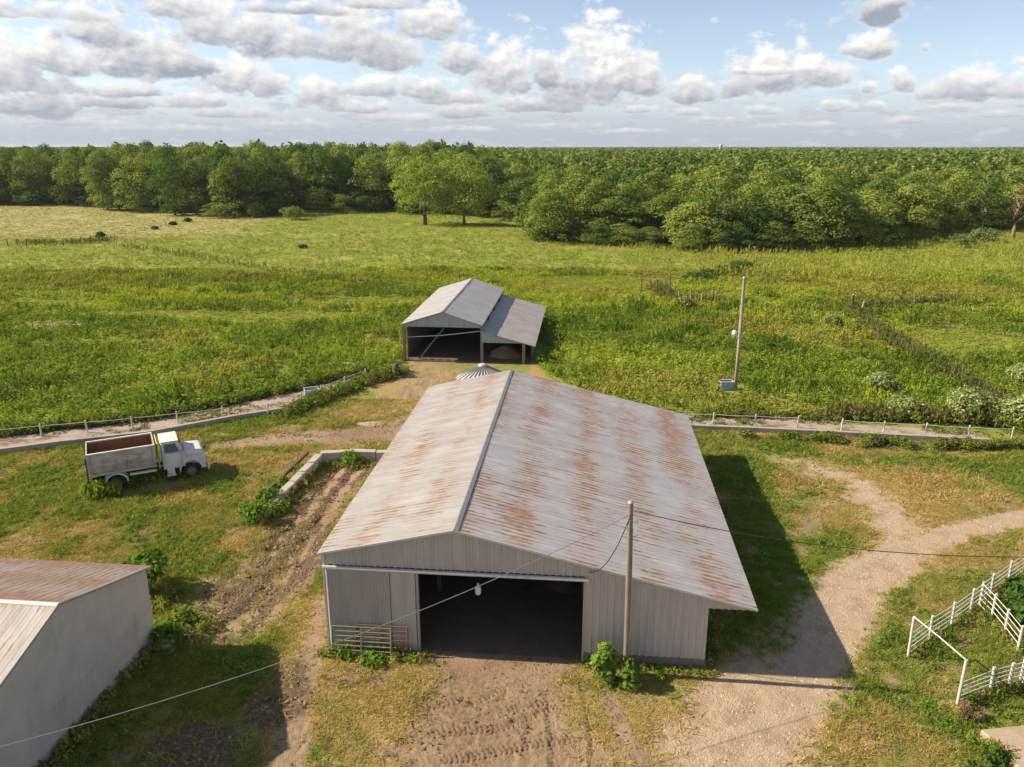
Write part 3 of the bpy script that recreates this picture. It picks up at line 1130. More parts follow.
for px_, py_, h_, w_ in ((-3.85, -.02, 3.5, .12), (3.70, .0, 3.5, .13), (3.70, 5, 3.5, .12), (3.70, 10, 3.5, .12), (3.7, 15, 3.5, .12), (7.72, .0, 1.98, .14), (8.42, 2.2, 1.78, .14), (8.2, 5.8, 1.84, .12)):
    MB().box(px_ - w_, px_ + w_, py_ - w_, py_ + w_, -.6, h_).build('post', M['wood_grey'] if py_ < 3 else M['wood_dark'], shed)
MB().tube([(-3.6, -.05, 2.35), (0, -.07, 2.62), (3.6, -.05, 3.1)], .045, 7).build('rail', M['track'], shed)
for yy in (4, 8, 12, 16):
    mt = MB()
    mt.beam((-3.8, yy, 3.35), (3.7, yy, 3.35), .1, .2)
    mt.build('tie_beam', M['wood_dark'], shed)
# straw-coloured plank elevator leaning inside the bay
s0 = along(-13.5, SA, 0)


def shed_pt(x, y, z):
    return s0 + Vector((x * math.cos(TH) + y * math.sin(TH), -x * math.sin(TH) + y * math.cos(TH), z))


el_ = empty('bale_elevator', shed_pt(-2.55, .55, .05), -TH, 'narrow straw coloured bale elevator leaning in the shed bay', 'elevator')
a, b_ = Vector((0, 0, .05)), Vector((2.55, -.25, 3.2))
MB().beam(a + Vector((0, .16, 0)), b_ + Vector((0, .16, 0)), .06, .16).beam(a - Vector((0, .16, 0)), b_ - Vector((0, .16, 0)), .06, .16).build('rail', M['wood_dark'], el_)
mb = MB()
for k in range(9):  # pale pieces with gaps, shaped like a broken row of sun patches
    f0, f1 = (k + .12) / 9, (k + .72) / 9
    mb.beam(a.lerp(b_, f0) + Vector((0, 0, .05)), a.lerp(b_, f1) + Vector((0, 0, .05)), .26, .04)
mb.build('sun_patch_chute', M['straw_wood'], el_)
# dung heap under the lean-to
p = shed_pt(5.6, 3.0, 0)
heap('dung_heap', p.x, p.y, 1.7, 1.0, M['soil_load'], 'brown dung heap under the lean-to roof of the shed', 'heap')

# ------------------------------------------------------------------ grain bin between the barns
gb = empty('grain_bin', (-2.32, 60.0, 0), 0, 'round steel grain bin with ribbed cone roof behind the barn ridge', 'grain bin')
prof = []
for k in range(27):
    prof.append((1.98 + (.015 if k % 2 else 0), 2.52 * k / 26))
MB().lathe(prof, (0, 0, 0), 40).build('wall', M['bin_steel'], gb)
mb = MB()
n = 28
vs, fs = [], []
for r_, z_ in ((2.10, 2.47), (.32, 3.40)):
    for k in range(n * 4):
        a = 2 * PI * k / (n * 4)
        rib = .05 if k % 4 == 0 else 0.0
        vs.append((r_ * math.cos(a), r_ * math.sin(a), z_ + rib))
N4 = n * 4
for k in range(N4):
    fs.append((k, (k + 1) % N4, N4 + (k + 1) % N4, N4 + k))
mb.add(vs, fs)
grf = mb.build('roof', M['bin_steel'], gb)
mb = MB().lathe([(.36, 3.36), (.36, 3.50), (.30, 3.56), (.12, 3.62), (0, 3.62)], (0, 0, 0), 16)
mb.build('cap', M['bin_steel'], grf)
mb = MB()
for k in range(n):
    a = 2 * PI * (k + .0) / n
    mb.beam((.36 * math.cos(a), .36 * math.sin(a), 3.42), (2.1 * math.cos(a), 2.1 * math.sin(a), 2.52), .045, .05)
mb.build('seam', M['ridge'], grf)

# ------------------------------------------------------------------ silver side building at the lower west
side = empty('side_building', (-15.01, 28.86, 0), R(-5.6), 'silver grey windowless outbuilding with rusty brown roof', 'outbuilding')
LX = -17.0
AY, AZ = -5.5, 5.22
NY, FY = -11.0, .04
SZ = .308


def side_under(y):
    return AZ - .09 - SZ * abs(y - AY)


def roof_along_x(mb, ya, za, yb, zb, x0, x1, pitch=.3):
    """as ribbed_roof but the ridge runs along x"""
    tmp = ribbed_roof(MB(), ya, za, yb, zb, x0, x1, pitch, .005)
    mb.add([(v[1], v[0], v[2]) for v in tmp.v], [tuple(reversed(f)) for f in tmp.f])
    return mb


def side_roof_mat(src, name):
    """the same sheet with its slope along object y"""
    m = src.copy()
    m.name = name
    for nd in m.node_tree.nodes:
        if nd.type == 'TEX_COORD':
            mp = m.node_tree.nodes.new('ShaderNodeMapping')
            mp.inputs['Rotation'].default_value = (0, 0, PI / 2)
            ls = [l for l in m.node_tree.links if l.from_node == nd]
            for l in ls:
                to = l.to_socket
                m.node_tree.links.remove(l)
                m.node_tree.links.new(mp.outputs[0], to)
            m.node_tree.links.new(nd.outputs['Object'], mp.inputs[0])
    return m


roof_along_x(MB(), FY, AZ - SZ * (FY - AY), AY, AZ, LX, .25).build('roof', side_roof_mat(M['side_roof'], 'side_roof_rusty'), side)['label'] = 'rusty brown far roof slope'
roof_along_x(MB(), AY - .001, AZ, NY, AZ - SZ * (AY - NY), LX, .25).build('roof', side_roof_mat(M['side_roof_pale'], 'side_roof_pale'), side)['label'] = 'pale cream near roof slope with faint rust'
mb = MB()
mb.add([(LX, AY - .12, AZ - .02), (LX, AY, AZ + .035), (LX, AY + .06, AZ + .02), (.27, AY - .12, AZ - .02), (.27, AY, AZ + .035), (.27, AY + .06, AZ + .02)], [(0, 1, 4, 3), (1, 2, 5, 4)])
o = mb.build('ridge_cap', M['trim_white'], side)
o.modifiers.new('thick', 'SOLIDIFY').thickness = .012
mb = MB()
for ya, yb in ((-10.3, AY), (AY, -.04)):
    mb.add([(0, ya, 1.62), (0, yb, 1.62), (0, yb, side_under(yb)), (0, ya, side_under(ya)), (-.06, ya, 1.62), (-.06, yb, 1.62), (-.06, yb, side_under(yb)), (-.06, ya, side_under(ya))],
           [(0, 1, 2, 3), (7, 6, 5, 4), (0, 4, 5, 1), (3, 2, 6, 7), (0, 3, 7, 4), (1, 5, 6, 2)])
    mb.box(-.06, -.004, ya, yb, -.8, 1.645)
mb.build('gable_wall', M['wall_silver'], side)
mb = MB().box(-.002, .012, -10.3, -.05, 1.60, 1.628)
mb.build('lap_seam', M['wall_silver'], side)
for bx in ((LX + .1, -.07, -.06, 0, -.8, side_under(0) - .02), (LX + .1, -.07, -10.3, -10.24, -.8, side_under(-10.3) - .02), (LX, LX + .06, -10.3, 0, -.8, side_under(0) - .05)):
    MB().box(*bx).build('side_wall', M['wall_silver'], side)
mb = MB()
mb.beam((.26, FY, AZ - SZ * (FY - AY) - .04), (.26, AY, AZ - .04), .02, .07).beam((.262, AY, AZ - .04), (.262, NY, AZ - SZ * (AY - NY) - .04), .02, .07)
mb.build('gable_trim', M['ridge'], side)
# footing stone at its corner
o = MB().box(-.5, .5, -.35, .35, -.3, .28).build('footing_stone', M['concrete'], None, .05)
o.location = P(161, 646, 0)
tag(o, 'brown concrete footing stub at the outbuilding corner', 'footing')

# ------------------------------------------------------------------ concrete block wall
cA, cB = P(262, 521), P(320, 464)
cA.z = cB.z = 0


def block(p, q, h, label, name='concrete_block', w=.5):
    d = q - p
    o = MB().box(-d.length / 2 + .02, d.length / 2 - .02, -w / 2, w / 2, -.25, h).build(name, M['concrete_pale'], None, .035)
    o.location = (p + q) / 2
    o.rotation_euler = (random.uniform(-.02, .02), random.uniform(-.015, .015), math.atan2(d.y, d.x) + random.uniform(-.015, .015))
    return tag(o, label, 'concrete block', 'concrete blocks of the yard wall')


nb = 6
names = ['southernmost block of the west wall run, ending among weeds', 'second block from the weedy end of the west wall run', 'third block from the weedy end of the west wall run',
         'fourth block from the weedy end of the west wall run', 'fifth block of the west run, next to the corner block', 'west run block touching the wall corner']
for k in range(nb):
    block(cA.lerp(cB, k / nb), cA.lerp(cB, (k + 1) / nb), .52 + .04 * k, 'pale concrete ' + names[k])
c0, c1, c2, c3 = P(321, 462), P(349.5, 460.5), P(376.5, 461), P(386, 461)
block(c0, c1, .72, 'long pale concrete block at the wall corner by the ruts')
block(c1, c2, .75, 'long pale concrete block with a weed clump against it')
block(c2, P(396, 460.5), .7, 'pale concrete block half hidden by the barn eave')
# an old beam lying along the west side of the wall
q0, q1 = P(262, 508), P(312, 459)
o = MB().beam((0, 0, 0), q1 - q0, .16, .2).build('timber_beam', M['wood_dark'])
o.location = q0 + Vector((-.25, .1, .45))
tag(o, 'dark weathered timber beam lying along the concrete block wall', 'timber beam')
# ------------------------------------------------------------------ feed bunks: apron, curb wall, posts, rail
def strip_sheet(name, pts_a, pts_b, z, mat, thick=.12):
    vs = [(p[0], p[1], z) for p in pts_a] + [(p[0], p[1], z) for p in pts_b]
    n = len(pts_a)
    m = len(vs)
    vs += [(v[0], v[1], z - thick - .3) for v in vs]
    fs = []
    for i in range(n - 1):
        fs.append((i, i + 1, n + i + 1, n + i))
        fs.append((m + i, m + i + 1, i + 1, i))
        fs.append((n + i, n + i + 1, m + n + i + 1, m + n + i))
    fs.append((0, n, m + n, m))
    fs.append((n - 1, m + n - 1, m + 2 * n - 1, 2 * n - 1))
    return MB().add(vs, fs).build(name, mat)


def apron_material():
    m, t, b = material('soiled_apron_concrete', (.45, .38, .32), .95, 0, .15)
    geo = t.new('ShaderNodeNewGeometry')
    pos = geo.outputs['Position']
    n1 = t.noise(pos, .55, 5, .65)
    n2 = t.noise(pos, 5, 5, .65)
    sep = t.new('ShaderNodeSeparateXYZ')
    t.l.new(pos, sep.inputs[0])
    col = t.mix(t.step(n2, .3, .7), (.44, .35, .28, 1), (.34, .265, .205, 1))
    col = t.mix(t.step(n1, .47, .62), col, (.22, .155, .095, 1))
    joint = t.math('ABSOLUTE', t.math('SUBTRACT', t.math('FRACT', t.math('DIVIDE', sep.outputs[0], 3.05)), .5))
    col = t.mix(t.step(joint, .485, .495), col, (.2, .15, .11, 1))
    t.l.new(col, b.inputs['Base Color'])
    bump(t, b, n2, .4, .03)
    return m


M['apron'] = apron_material()


def bunk(name, label, near, posts_px, wall_h, rail_h, skip=()):
    """near: polyline of (px, py) at the foot of the yard face"""
    pts = [P(*q) for q in near]
    g = empty(name, pts[len(pts) // 2], 0, label, 'feed bunk')
    base = g.location.copy()
    w = MB()
    for i in range(len(pts) - 1):
        a, b = pts[i] - base, pts[i + 1] - base
        d = (b - a).normalized()
        nrm = Vector((-d.y, d.x, 0))
        a2, b2 = a + nrm * .17, b + nrm * .17
        up = Vector((0, 0, wall_h / 2 - .15))
        w.beam(a2 + up, b2 + up + d * .02, .34, wall_h + .3)
    w.build('bunk_wall', M['concrete'], g, .03)
    tops = []
    for (x, y) in posts_px:
        q = P(x, y) - base
        lean = Vector((random.uniform(-.05, .05), random.uniform(-.04, .04), 0))
        MB().tube([q + Vector((0, 0, -.2)), q + lean + Vector((0, 0, rail_h + .14))], .055, 8).build('post', M['white_pipe'], g)
        tops.append(q + lean * .8 + Vector((0, -.06, rail_h)))
    for i in range(len(tops) - 1):
        if i in skip:
            continue
        m_ = (tops[i] + tops[i + 1]) / 2 + Vector((0, 0, random.uniform(-.06, .01)))
        MB().tube([tops[i], m_, tops[i + 1]], .022, 6).build('rail', M['white_pipe'], g)
    return g


west_near = [(-60, 464), (0, 455), (60, 447), (150, 437), (240, 420), (285, 413)]
bunk('feed_bunk', 'long concrete feed bunk west of the lane with white posts and pipe rail', west_near,
     [(-45, 447), (-4, 441.5), (42, 437), (88, 433), (133, 429), (178, 424), (223, 419)], .42, .86)
bunk('rail_fence', 'short pale pipe rail climbing past the grey tank towards the shed', [(287, 413), (300, 409)],
     [(268, 416), (302, 405), (322, 397), (345, 388), (366, 380)], .4, .9)['category'] = 'rail fence'
wa = strip_sheet('concrete_apron', [P(*q) for q in west_near + [(300, 406), (340, 392), (376, 378)]],
                 [P(*q) for q in [(-60, 445), (0, 438), (60, 432), (150, 421), (240, 404), (262, 398), (300, 392), (330, 384), (366, 373)]], .06, M['apron'])
tag(wa, kind='structure')
east_near = [(686, 430), (760, 433), (840, 437), (900, 440), (992, 445)]
bunk('feed_bunk', 'concrete feed bunk east of the big barn with white posts and one rail', east_near,
     [(672, 424), (713, 425), (755, 427), (797, 428.5), (841, 431), (883, 434), (925, 436), (968, 438.5), (1011, 440)], .4, .86, (3,))
ea = strip_sheet('concrete_apron', [P(*q) for q in [(672, 430)] + east_near[1:]], [P(*q) for q in [(672, 414), (760, 416.5), (840, 420), (900, 424), (975, 427)]], .06, M['apron'])
tag(ea, kind='structure')

# square stock tank on the apron bend
g = empty('stock_tank', P(312, 396), R(20), 'square grey stock tank at the bend of the feed apron', 'stock tank')
mb = MB()
for x0, x1, y0, y1 in ((-.6, .6, -.5, -.42), (-.6, .6, .42, .5), (-.6, -.52, -.419, .419), (.52, .6, -.419, .419)):
    mb.box(x0, x1, y0, y1, 0, .62)
mb.build('tank_wall', M['galv'], g, .015)
MB().box(-.52, .52, -.42, .42, .05, .4).build('water', M['glass'], g)
MB().box(-.64, .64, -.54, -.40, .622, .66).box(-.64, .64, .40, .54, .622, .66).build('rim', M['galv'], g)
o = MB().box(-.3, .3, -.25, .25, 0, .32).build('salt_block', M['concrete_pale'], None, .06)
o.location = P(323, 394)
tag(o, 'small pale block lying beside the grey stock tank', 'block')
M['waterer_rubble'] = worn('soiled_broken_concrete', (.42, .33, .24), (.25, .17, .1), .6, 2.5, .95)
o = heap('concrete_slab_rubble', *tuple(P(370, 424))[:2], 1.0, .12, M['waterer_rubble'], 'pale broken slab lying in the mown lane behind the barn', 'rubble')
o.scale = (1.1, .6, 1)
g = empty('tree_stump', P(396, 377), 0, 'dark dead stump by the west post of the shed', 'stump')
MB().lathe([(.42, -.2), (.34, .3), (.3, .9), (.22, 1.25), (.0, 1.2)], (0, 0, 0), 10).build('trunk', M['wood_dark'], g)
MB().tube([(0, 0, .8), (.3, .1, 1.2), (.5, .1, 1.5)], [.12, .09, .04], 6).build('limb', M['wood_dark'], g)

# ------------------------------------------------------------------ utility poles and wires
pb = P(626, 674)
pole = empty('utility_pole', pb, 0, 'weathered wooden utility pole close to the barn front, vine at its foot', 'utility pole')
MB().tube([(0, 0, -.4), (-.06, 0, 3.5), (-.13, 0, 7.42)], [.125, .115, .095], 12).build('shaft', M['wood_grey'], pole)
for zz in (7.1, 6.65, 6.05):
    b = MB().tube([(-.05, -.06, zz), (.13, -.08, zz)], .015, 6).build('bracket', M['galv'], pole)
    MB().lathe([(0, -.06), (.035, -.06), (.05, -.02), (.035, .02), (.05, .06), (0, .07)], (.14, -.08, zz), 10).build('insulator', M['porcelain'], b)
MB().tube([(.07, -.06, .2), (.05, -.08, 3.5), (-.02, -.07, 6.4)], .014, 5).build('conduit', M['galv'], pole)
MB().lathe([(.102, 7.40), (.102, 7.45), (0, 7.47)], (-.13, 0, 0), 12).build('cap', M['galv'], pole)
ptop = pb + Vector((-.12, -.1, 7.0))


def span(name, label, p0, dirv, fz, s1, r, mat, n=26):
    """wire that starts at p0 and runs along dirv; fz gives its height"""
    pts = []
    for k in range(n + 1):
        s = s1 * k / n
        pts.append(Vector((dirv[0] * s, dirv[1] * s, fz(s) - fz(0))))
    o = MB().tube(pts, r, 5).build(name, mat)
    o.location = p0
    return tag(o, label, 'cable', 'cables at the near utility pole')


span('power_cable', 'pale service cable sagging from the near pole across the outbuilding gable', ptop, (-17.8, -9.4), lambda s: 7.1 - 4.91 * s + 2.81 * s * s, 1.75, .013, M['wire_pale'])
span('power_cable', 'thin dark cable running from the near pole over the gravel drive', ptop + Vector((.2, 0, .1)), (13.2, -2.1), lambda s: 7.2 - 2.6 * s + 1.9 * s * s, 1.7, .016, M['wire'])
be = barn_pt(.42, -.1, 4.12)
pts = []
for k in range(13):
    s = k / 12
    q = Vector((0, 0, 0)).lerp(be - ptop, s)
    q.z -= 1.35 * 4 * s * (1 - s) * .5
    pts.append(q)
o = MB().tube(pts, .018, 5).build('power_cable', M['wire'])
o.location = ptop
tag(o, 'drooping service drop from the near pole to the barn gable', 'cable', 'cables at the near utility pole')

pf = P(735, 391)
pole2 = empty('utility_pole', pf, 0, 'tall bare utility pole with a yard light standing in the weeds', 'utility pole')
MB().tube([(0, 0, -.4), (.0, 0, 4.8), (-.02, 0, 9.7)], [.17, .15, .12], 12).build('shaft', M['wood_pale'], pole2)
o = MB().tube([(0, -.1, 4.9), (-.5, -.3, 5.3)], .03, 6).build('bracket', M['galv'], pole2)
MB().lathe([(0, .1), (.12, .1), (.2, -.05), (.24, -.2), (.15, -.32), (0, -.34)], (-.55, -.32, 5.25), 14).build('lamp_shade', M['lamp_white'], o)
MB().lathe([(.128, 9.68), (.128, 9.74), (0, 9.78)], (-.02, 0, 0), 12).build('cap', M['galv'], pole2)
MB().box(-.12, .12, -.26, -.14, 4.3, 4.8).build('meter_box', M['galv'], pole2)
g = empty('water_trough', P(726, 390), R(6), 'pale blue water trough beside the foot of the far pole', 'trough')
mb = MB()
for x0, x1, y0, y1 in ((-.6, .6, -.38, -.31), (-.6, .6, .31, .38), (-.6, -.53, -.309, .309), (.53, .6, -.309, .309)):
    mb.box(x0, x1, y0, y1, 0, .8)
mb.build('trough_wall', M['blue_tub'], g, .02)
MB().box(-.53, .53, -.31, .31, .02, .7).build('trough_fill', M['glass'], g)
MB().box(-.62, .62, -.40, -.30, .802, .84).box(-.62, .62, .30, .40, .802, .84).build('rim', M['trailer_white'], g)


# ------------------------------------------------------------------ white pipe corral at the lower east
def pipe_fence(name, label, pts, h, nr, tall=(), big=()):
    base = pts[0].copy()
    g = empty(name, base, 0, label, 'fence', 'white pipe corral fences')
    ps = [q - base for q in pts]
    for i, q in enumerate(ps):
        hh = tall[i] if i < len(tall) and tall[i] else h + .1
        r = .057 if not (i in big) else .14
        lean = Vector((random.uniform(-.03, .03), random.uniform(-.03, .03), hh))
        o = MB().tube([q + Vector((0, 0, -.3)), q + lean], r, 10).build('post', M['white_pipe'], g)
    for k in range(nr):
        z = .18 + (h - .2) * k / (nr - 1)
        m_ = MB()
        for i in range(len(ps) - 1):
            m_.tube([ps[i] + Vector((0, 0, z + random.uniform(-.012, .012))), ps[i + 1] + Vector((0, 0, z + random.uniform(-.012, .012)))], .02, 7, True)
        m_.build('rail', M['white_pipe'], g)
    return g


f1 = [P(908, 657), P(929, 641), P(951, 627), P(970, 613), P(990, 597), P(1008, 584), P(1028, 570), P(1052, 553)]
pipe_fence('pipe_fence', 'white pipe fence along the gravel drive running up to the frame edge', f1, 1.12, 5, [1.85])
f2 = [P(979, 607.5), P(991, 620), P(1004, 636), P(1017, 653)]
pipe_fence('pipe_fence', 'white pipe fence panel slanting across the corral to the thick post', f2, 1.2, 5)
f3 = [P(957, 705), P(990, 692), P(1008, 687), P(1020, 684)]
pipe_fence('pipe_fence', 'short white pipe fence from the gate post to the thick post', f3, 1.0, 5, [1.98, 0, 0, 0])
g = empty('gate_header', P(908, 657), 0, 'thin white header pipe joining the tops of the two gate posts', 'pipe', 'white pipe corral fences')
q = P(957, 705) - P(908, 657)
MB().tube([(0, 0, 1.86), q * .5 + Vector((0, 0, 1.95)), q + Vector((0, 0, 1.98))], .03, 7).build('header_pipe', M['white_pipe'], g)
MB().lathe([(.05, -.03), (.05, .03), (0, .04)], (0, 0, 1.87), 8).build('collar', M['white_pipe'], g)
g = empty('corner_post', P(1024, 684), 0, 'thick white corner post where two corral fences meet', 'post', 'white pipe corral fences')
MB().tube([(0, 0, -.3), (.0, .03, 1.95)], .17, 14).build('shaft', M['white_pipe'], g)
MB().lathe([(.175, 1.94), (.175, 2.0), (.06, 2.05), (0, 2.05)], (0, .03, 0), 14).build('cap', M['white_pipe'], g)
M['waterer'] = worn('tan_stained_concrete', (.44, .33, .22), (.3, .2, .12), .5, 1.5, .9)
# concrete waterer cut by the frame corner
wp = P(1004, 767)
g = empty('concrete_waterer', (wp.x + 1.3, wp.y + .5, 0), R(8), 'tan concrete waterer block in the lower corner of the frame', 'waterer')
MB().box(-1.3, 1.3, -1.0, 1.0, -.2, .42).build('block', M['waterer'], g, .06)
MB().tube([(-.1, -.3, .40), (-.02, -.25, 1.0)], .09, 10).build('standpipe', M['white_pipe'], g)
MB().box(.3, 1.0, -.6, .4, .40, .52).build('lid', M['galv'], g, .02)


# ------------------------------------------------------------------ field fences (post and wire)
def wire_fence(name, label, line, n, h, mat, wires=3, hide=(), r=.06):
    pts = [P(*q) for q in line]
    seg = [(pts[i + 1] - pts[i]).length for i in range(len(pts) - 1)]
    tot = sum(seg)
    base = pts[0].copy()
    g = empty(name, base, 0, label, 'fence')
    tops = []
    for k in range(n):
        s = tot * k / (n - 1)
        i = 0
        while i < len(seg) - 1 and s > seg[i]:
            s -= seg[i]
            i += 1
        q = pts[i].lerp(pts[i + 1], min(1, s / seg[i]))
        z0 = hz(q.x, q.y)
        hh = h * random.uniform(.85, 1.12)
        q = q - base
        lean = Vector((random.uniform(-.12, .12), random.uniform(-.1, .1), z0 + hh))
        MB().tube([Vector((q.x, q.y, z0 - .3)), Vector((q.x, q.y, 0)) + lean], [r, r * .85], 7).build('post', mat, g)
        tops.append((Vector((q.x, q.y, z0)), lean, hh))
    w = MB()
    for i in range(n - 1):
        for k in range(wires):
            f = .35 + .6 * k / max(1, wires - 1)
            a = tops[i][0] + Vector((0, 0, tops[i][2] * f))
            b = tops[i + 1][0] + Vector((0, 0, tops[i + 1][2] * f))
            w.tube([a, b], .012, 3, False)
    w.build('wire', M['wire'], g)
    return g


wire_fence('wire_fence', 'old post and wire fence at the edge of the hay-coloured pasture', [(-20, 246), (20, 245), (60, 244), (108, 241)], 15, 1.5, M['wood_dark'], 3, r=.11)
wire_fence('wire_fence', 'long dark wire fence crossing the west field towards the shed', [(108, 243), (200, 258), (300, 276), (400, 291), (440, 294)], 26, 1.25, M['wood_dark'], 3)
wire_fence('wire_fence', 'faint fence line running up the hay pasture to the trees', [(104, 239), (150, 227), (185, 220)], 9, 1.2, M['wood_dark'], 3)
wire_fence('wire_fence', 'fence of pale posts in the tall weeds beyond the shed', [(679, 304), (689, 305), (699, 306.5), (712, 306)], 4, 2.0, M['wood_pale'], 3, r=.13)
wire_fence('wire_fence', 'sagging dark fence running from the brush to the flowering shrubs', [(851, 313), (880, 335), (912, 356), (945, 378), (985, 402), (1006, 424)], 13, 1.4, M['wood_dark'], 4)
wire_fence('wire_fence', 'dark fence on the rise above the eastern weeds', [(852, 312), (895, 309), (950, 303), (1010, 296)], 9, 1.6, M['wood_dark'], 3)
g = empty('brace_frame', P(641, 295), 0, 'thin dark gate frame standing in the weeds beyond the shed', 'gate frame')
a, b = P(641, 295) - P(641, 295), P(669, 300) - P(641, 295)
MB().tube([a + Vector((0, 0, -.2)), a + Vector((0, 0, 3.2))], .07, 7).build('post', M['wood_dark'], g)
MB().tube([b + Vector((0, 0, -.2)), b + Vector((0, 0, 3.4))], .07, 7).build('post', M['wood_dark'], g)
MB().tube([a + Vector((0, 0, 3.15)), b + Vector((0, 0, 3.3))], .05, 6).build('cross_bar', M['wood_dark'], g)
for (x, y, lab) in ((851, 312, 'dark thick corner post at the start of the sagging fence'), (861, 313, 'pale leaning brace post beside the dark corner post')):
    g = empty('corner_post', P(x, y), 0, lab, 'post')
    MB().tube([(0, 0, -.2), (.25 if x > 855 else 0, 0, 2.2 if x < 855 else 1.5)], .16, 8).build('shaft', M['wood_dark'] if x < 855 else M['wood_pale'], g)
    MB().lathe([(.17, 2.15), (.1, 2.25), (0, 2.25)] if x < 855 else [(.1, 1.45), (.1, 1.52), (0, 1.52)], (.0 if x < 855 else .25, 0, 0), 8).build('cap', M['galv'], g)

M['rim_grey'] = worn('shade_dark_wheel_steel', (.22, .2, .18), (.1, .08, .06), .5, 4, .8)  # rim colour darkened to paint in the shade around the wheels
# ------------------------------------------------------------------ the old grain truck
a0 = P(118.5, 491)
ang = R(27.5)
tr_n = Vector((-math.sin(ang), math.cos(ang), 0))
truck = empty('farm_truck', a0 + tr_n * 1.15, ang, 'old white farm truck with rust filled grain bed parked in grass', 'truck')
T_ = M['trailer_white']
MB().box(-1.3, 4.6, -.45, -.33, .62, .84).box(-1.3, 4.6, .33, .45, .62, .84).box(-1.3, -1.2, -.32, .32, .64, .8).box(2.3, 2.4, -.32, .32, .64, .8).build('chassis', M['chassis'], truck)


def wheel(x, y, r, w, dualside=0):
    t = MB()
    prof = [(r * .58, -w / 2), (r * .9, -w / 2), (r, -w / 2 + .05), (r, w / 2 - .05), (r * .9, w / 2), (r * .58, w / 2)]
    t.lathe(prof, (0, 0, 0), 24)
    t.v = [(v[0] + x, v[2] + y, v[1] + r) for v in t.v]
    o = t.build('wheel', M['black'], truck)
    k = MB()
    k.lathe([(r * .6, -w / 2 + .02), (r * .6, w / 2 - .02), (r * .45, w / 2 - .06), (r * .2, w / 2 - .03), (.0, w / 2 - .03)], (0, 0, 0), 20)
    k.lathe([(r * .6, -w / 2 + .02), (r * .45, -w / 2 + .06), (r * .2, -w / 2 + .03), (0, -w / 2 + .03)], (0, 0, 0), 20)
    k.v = [(v[0] + x, v[2] + y, v[1] + r) for v in k.v]
    k.build('rim', M['rim_grey'], o)
    return o


for s in (-1, 1):
    wheel(4.22, s * .98, .48, .26)
    wheel(0, s * .98, .50, .25)
    wheel(0, s * .68, .50, .25)
# cab, tapering upwards


def tapered(prof, half_of_z):
    n = len(prof)
    vs = []
    for s in (-1, 1):
        for x, z in prof:
            vs.append((x, s * half_of_z(z), z))
    fs = [tuple(range(n)), tuple(range(2 * n - 1, n - 1, -1))]
    for i in range(n):
        j = (i + 1) % n
        fs.append((i, i + n, j + n, j))
    return vs, fs


hw = lambda z: 1.06 if z < 1.8 else 1.06 - .16 * (z - 1.8) / .7
cab = MB()
cab.add(*tapered([(2.66, .82), (2.66, 2.42), (2.74, 2.53), (3.45, 2.53), (3.62, 2.46), (3.93, 1.86), (3.93, .82)], hw))
cab = cab.build('cab', T_, truck, .04)
MB().box(2.62, 3.68, -.93, .93, 2.50, 2.57).build('roof', T_, cab, .03)
for s in (-1, 1):
    y0 = s * 1.07
    MB().add([(2.84, s * 1.068, 1.9), (3.62, s * 1.068, 1.9), (3.46, s * .945, 2.4), (2.84, s * .945, 2.4)], [(0, 1, 2, 3)]).build('window', M['glass'], cab)
    d = MB().box(2.78, 3.7, min(y0, y0 + s * .02), max(y0, y0 + s * .02), .95, 1.84).build('door', T_, cab, .008)
    MB().box(2.85, 3.0, min(y0 + s * .02, y0 + s * .06), max(y0 + s * .02, y0 + s * .06), 1.62, 1.66).build('handle', M['galv'], d)
    mr = MB().tube([(3.72, s * 1.05, 1.85), (3.85, s * 1.28, 2.05), (3.85, s * 1.28, 2.3)], .018, 6).build('mirror_arm', M['galv'], cab)
    MB().box(3.83, 3.87, s * 1.28 - .09, s * 1.28 + .09, 1.98, 2.32).build('mirror', M['chassis'], mr)
    MB().box(2.8, 3.3, min(s * 1.02, s * 1.26), max(s * 1.02, s * 1.26), .42, .5).box(2.84, 3.26, min(s * 1.0, s * 1.04), max(s * 1.0, s * 1.04), .5, .83).build('step', T_, truck)
xw = lambda z: 3.93 - (z - 1.86) * (.31 / .6) + .006
MB().add([(xw(1.92), -.9, 1.92), (xw(1.92), .9, 1.92), (xw(2.38), .8, 2.38), (xw(2.38), -.8, 2.38)], [(0, 1, 2, 3)]).build('windshield', M['glass'], cab)
MB().add([(2.652, -.7, 1.95), (2.652, .7, 1.95), (2.652, .65, 2.32), (2.652, -.65, 2.32)], [(0, 1, 2, 3)]).build('window', M['glass'], cab)
hd = MB()
hd.add(*tapered([(3.94, .9), (3.94, 1.84), (4.4, 1.82), (4.92, 1.76), (5.04, 1.68), (5.07, .78), (4.95, .72)], lambda z: .84 if z > 1.2 else .76))
hd = hd.build('hood', T_, truck, .05)
gr = MB().box(5.06, 5.09, -.52, .52, .95, 1.5).build('grille', M['chassis'], hd)
sl = MB()
for k in range(5):
    sl.box(5.09, 5.105, -.5, .5, 1.0 + k * .1, 1.03 + k * .1)
sl.build('grille_bar', M['galv'], gr)
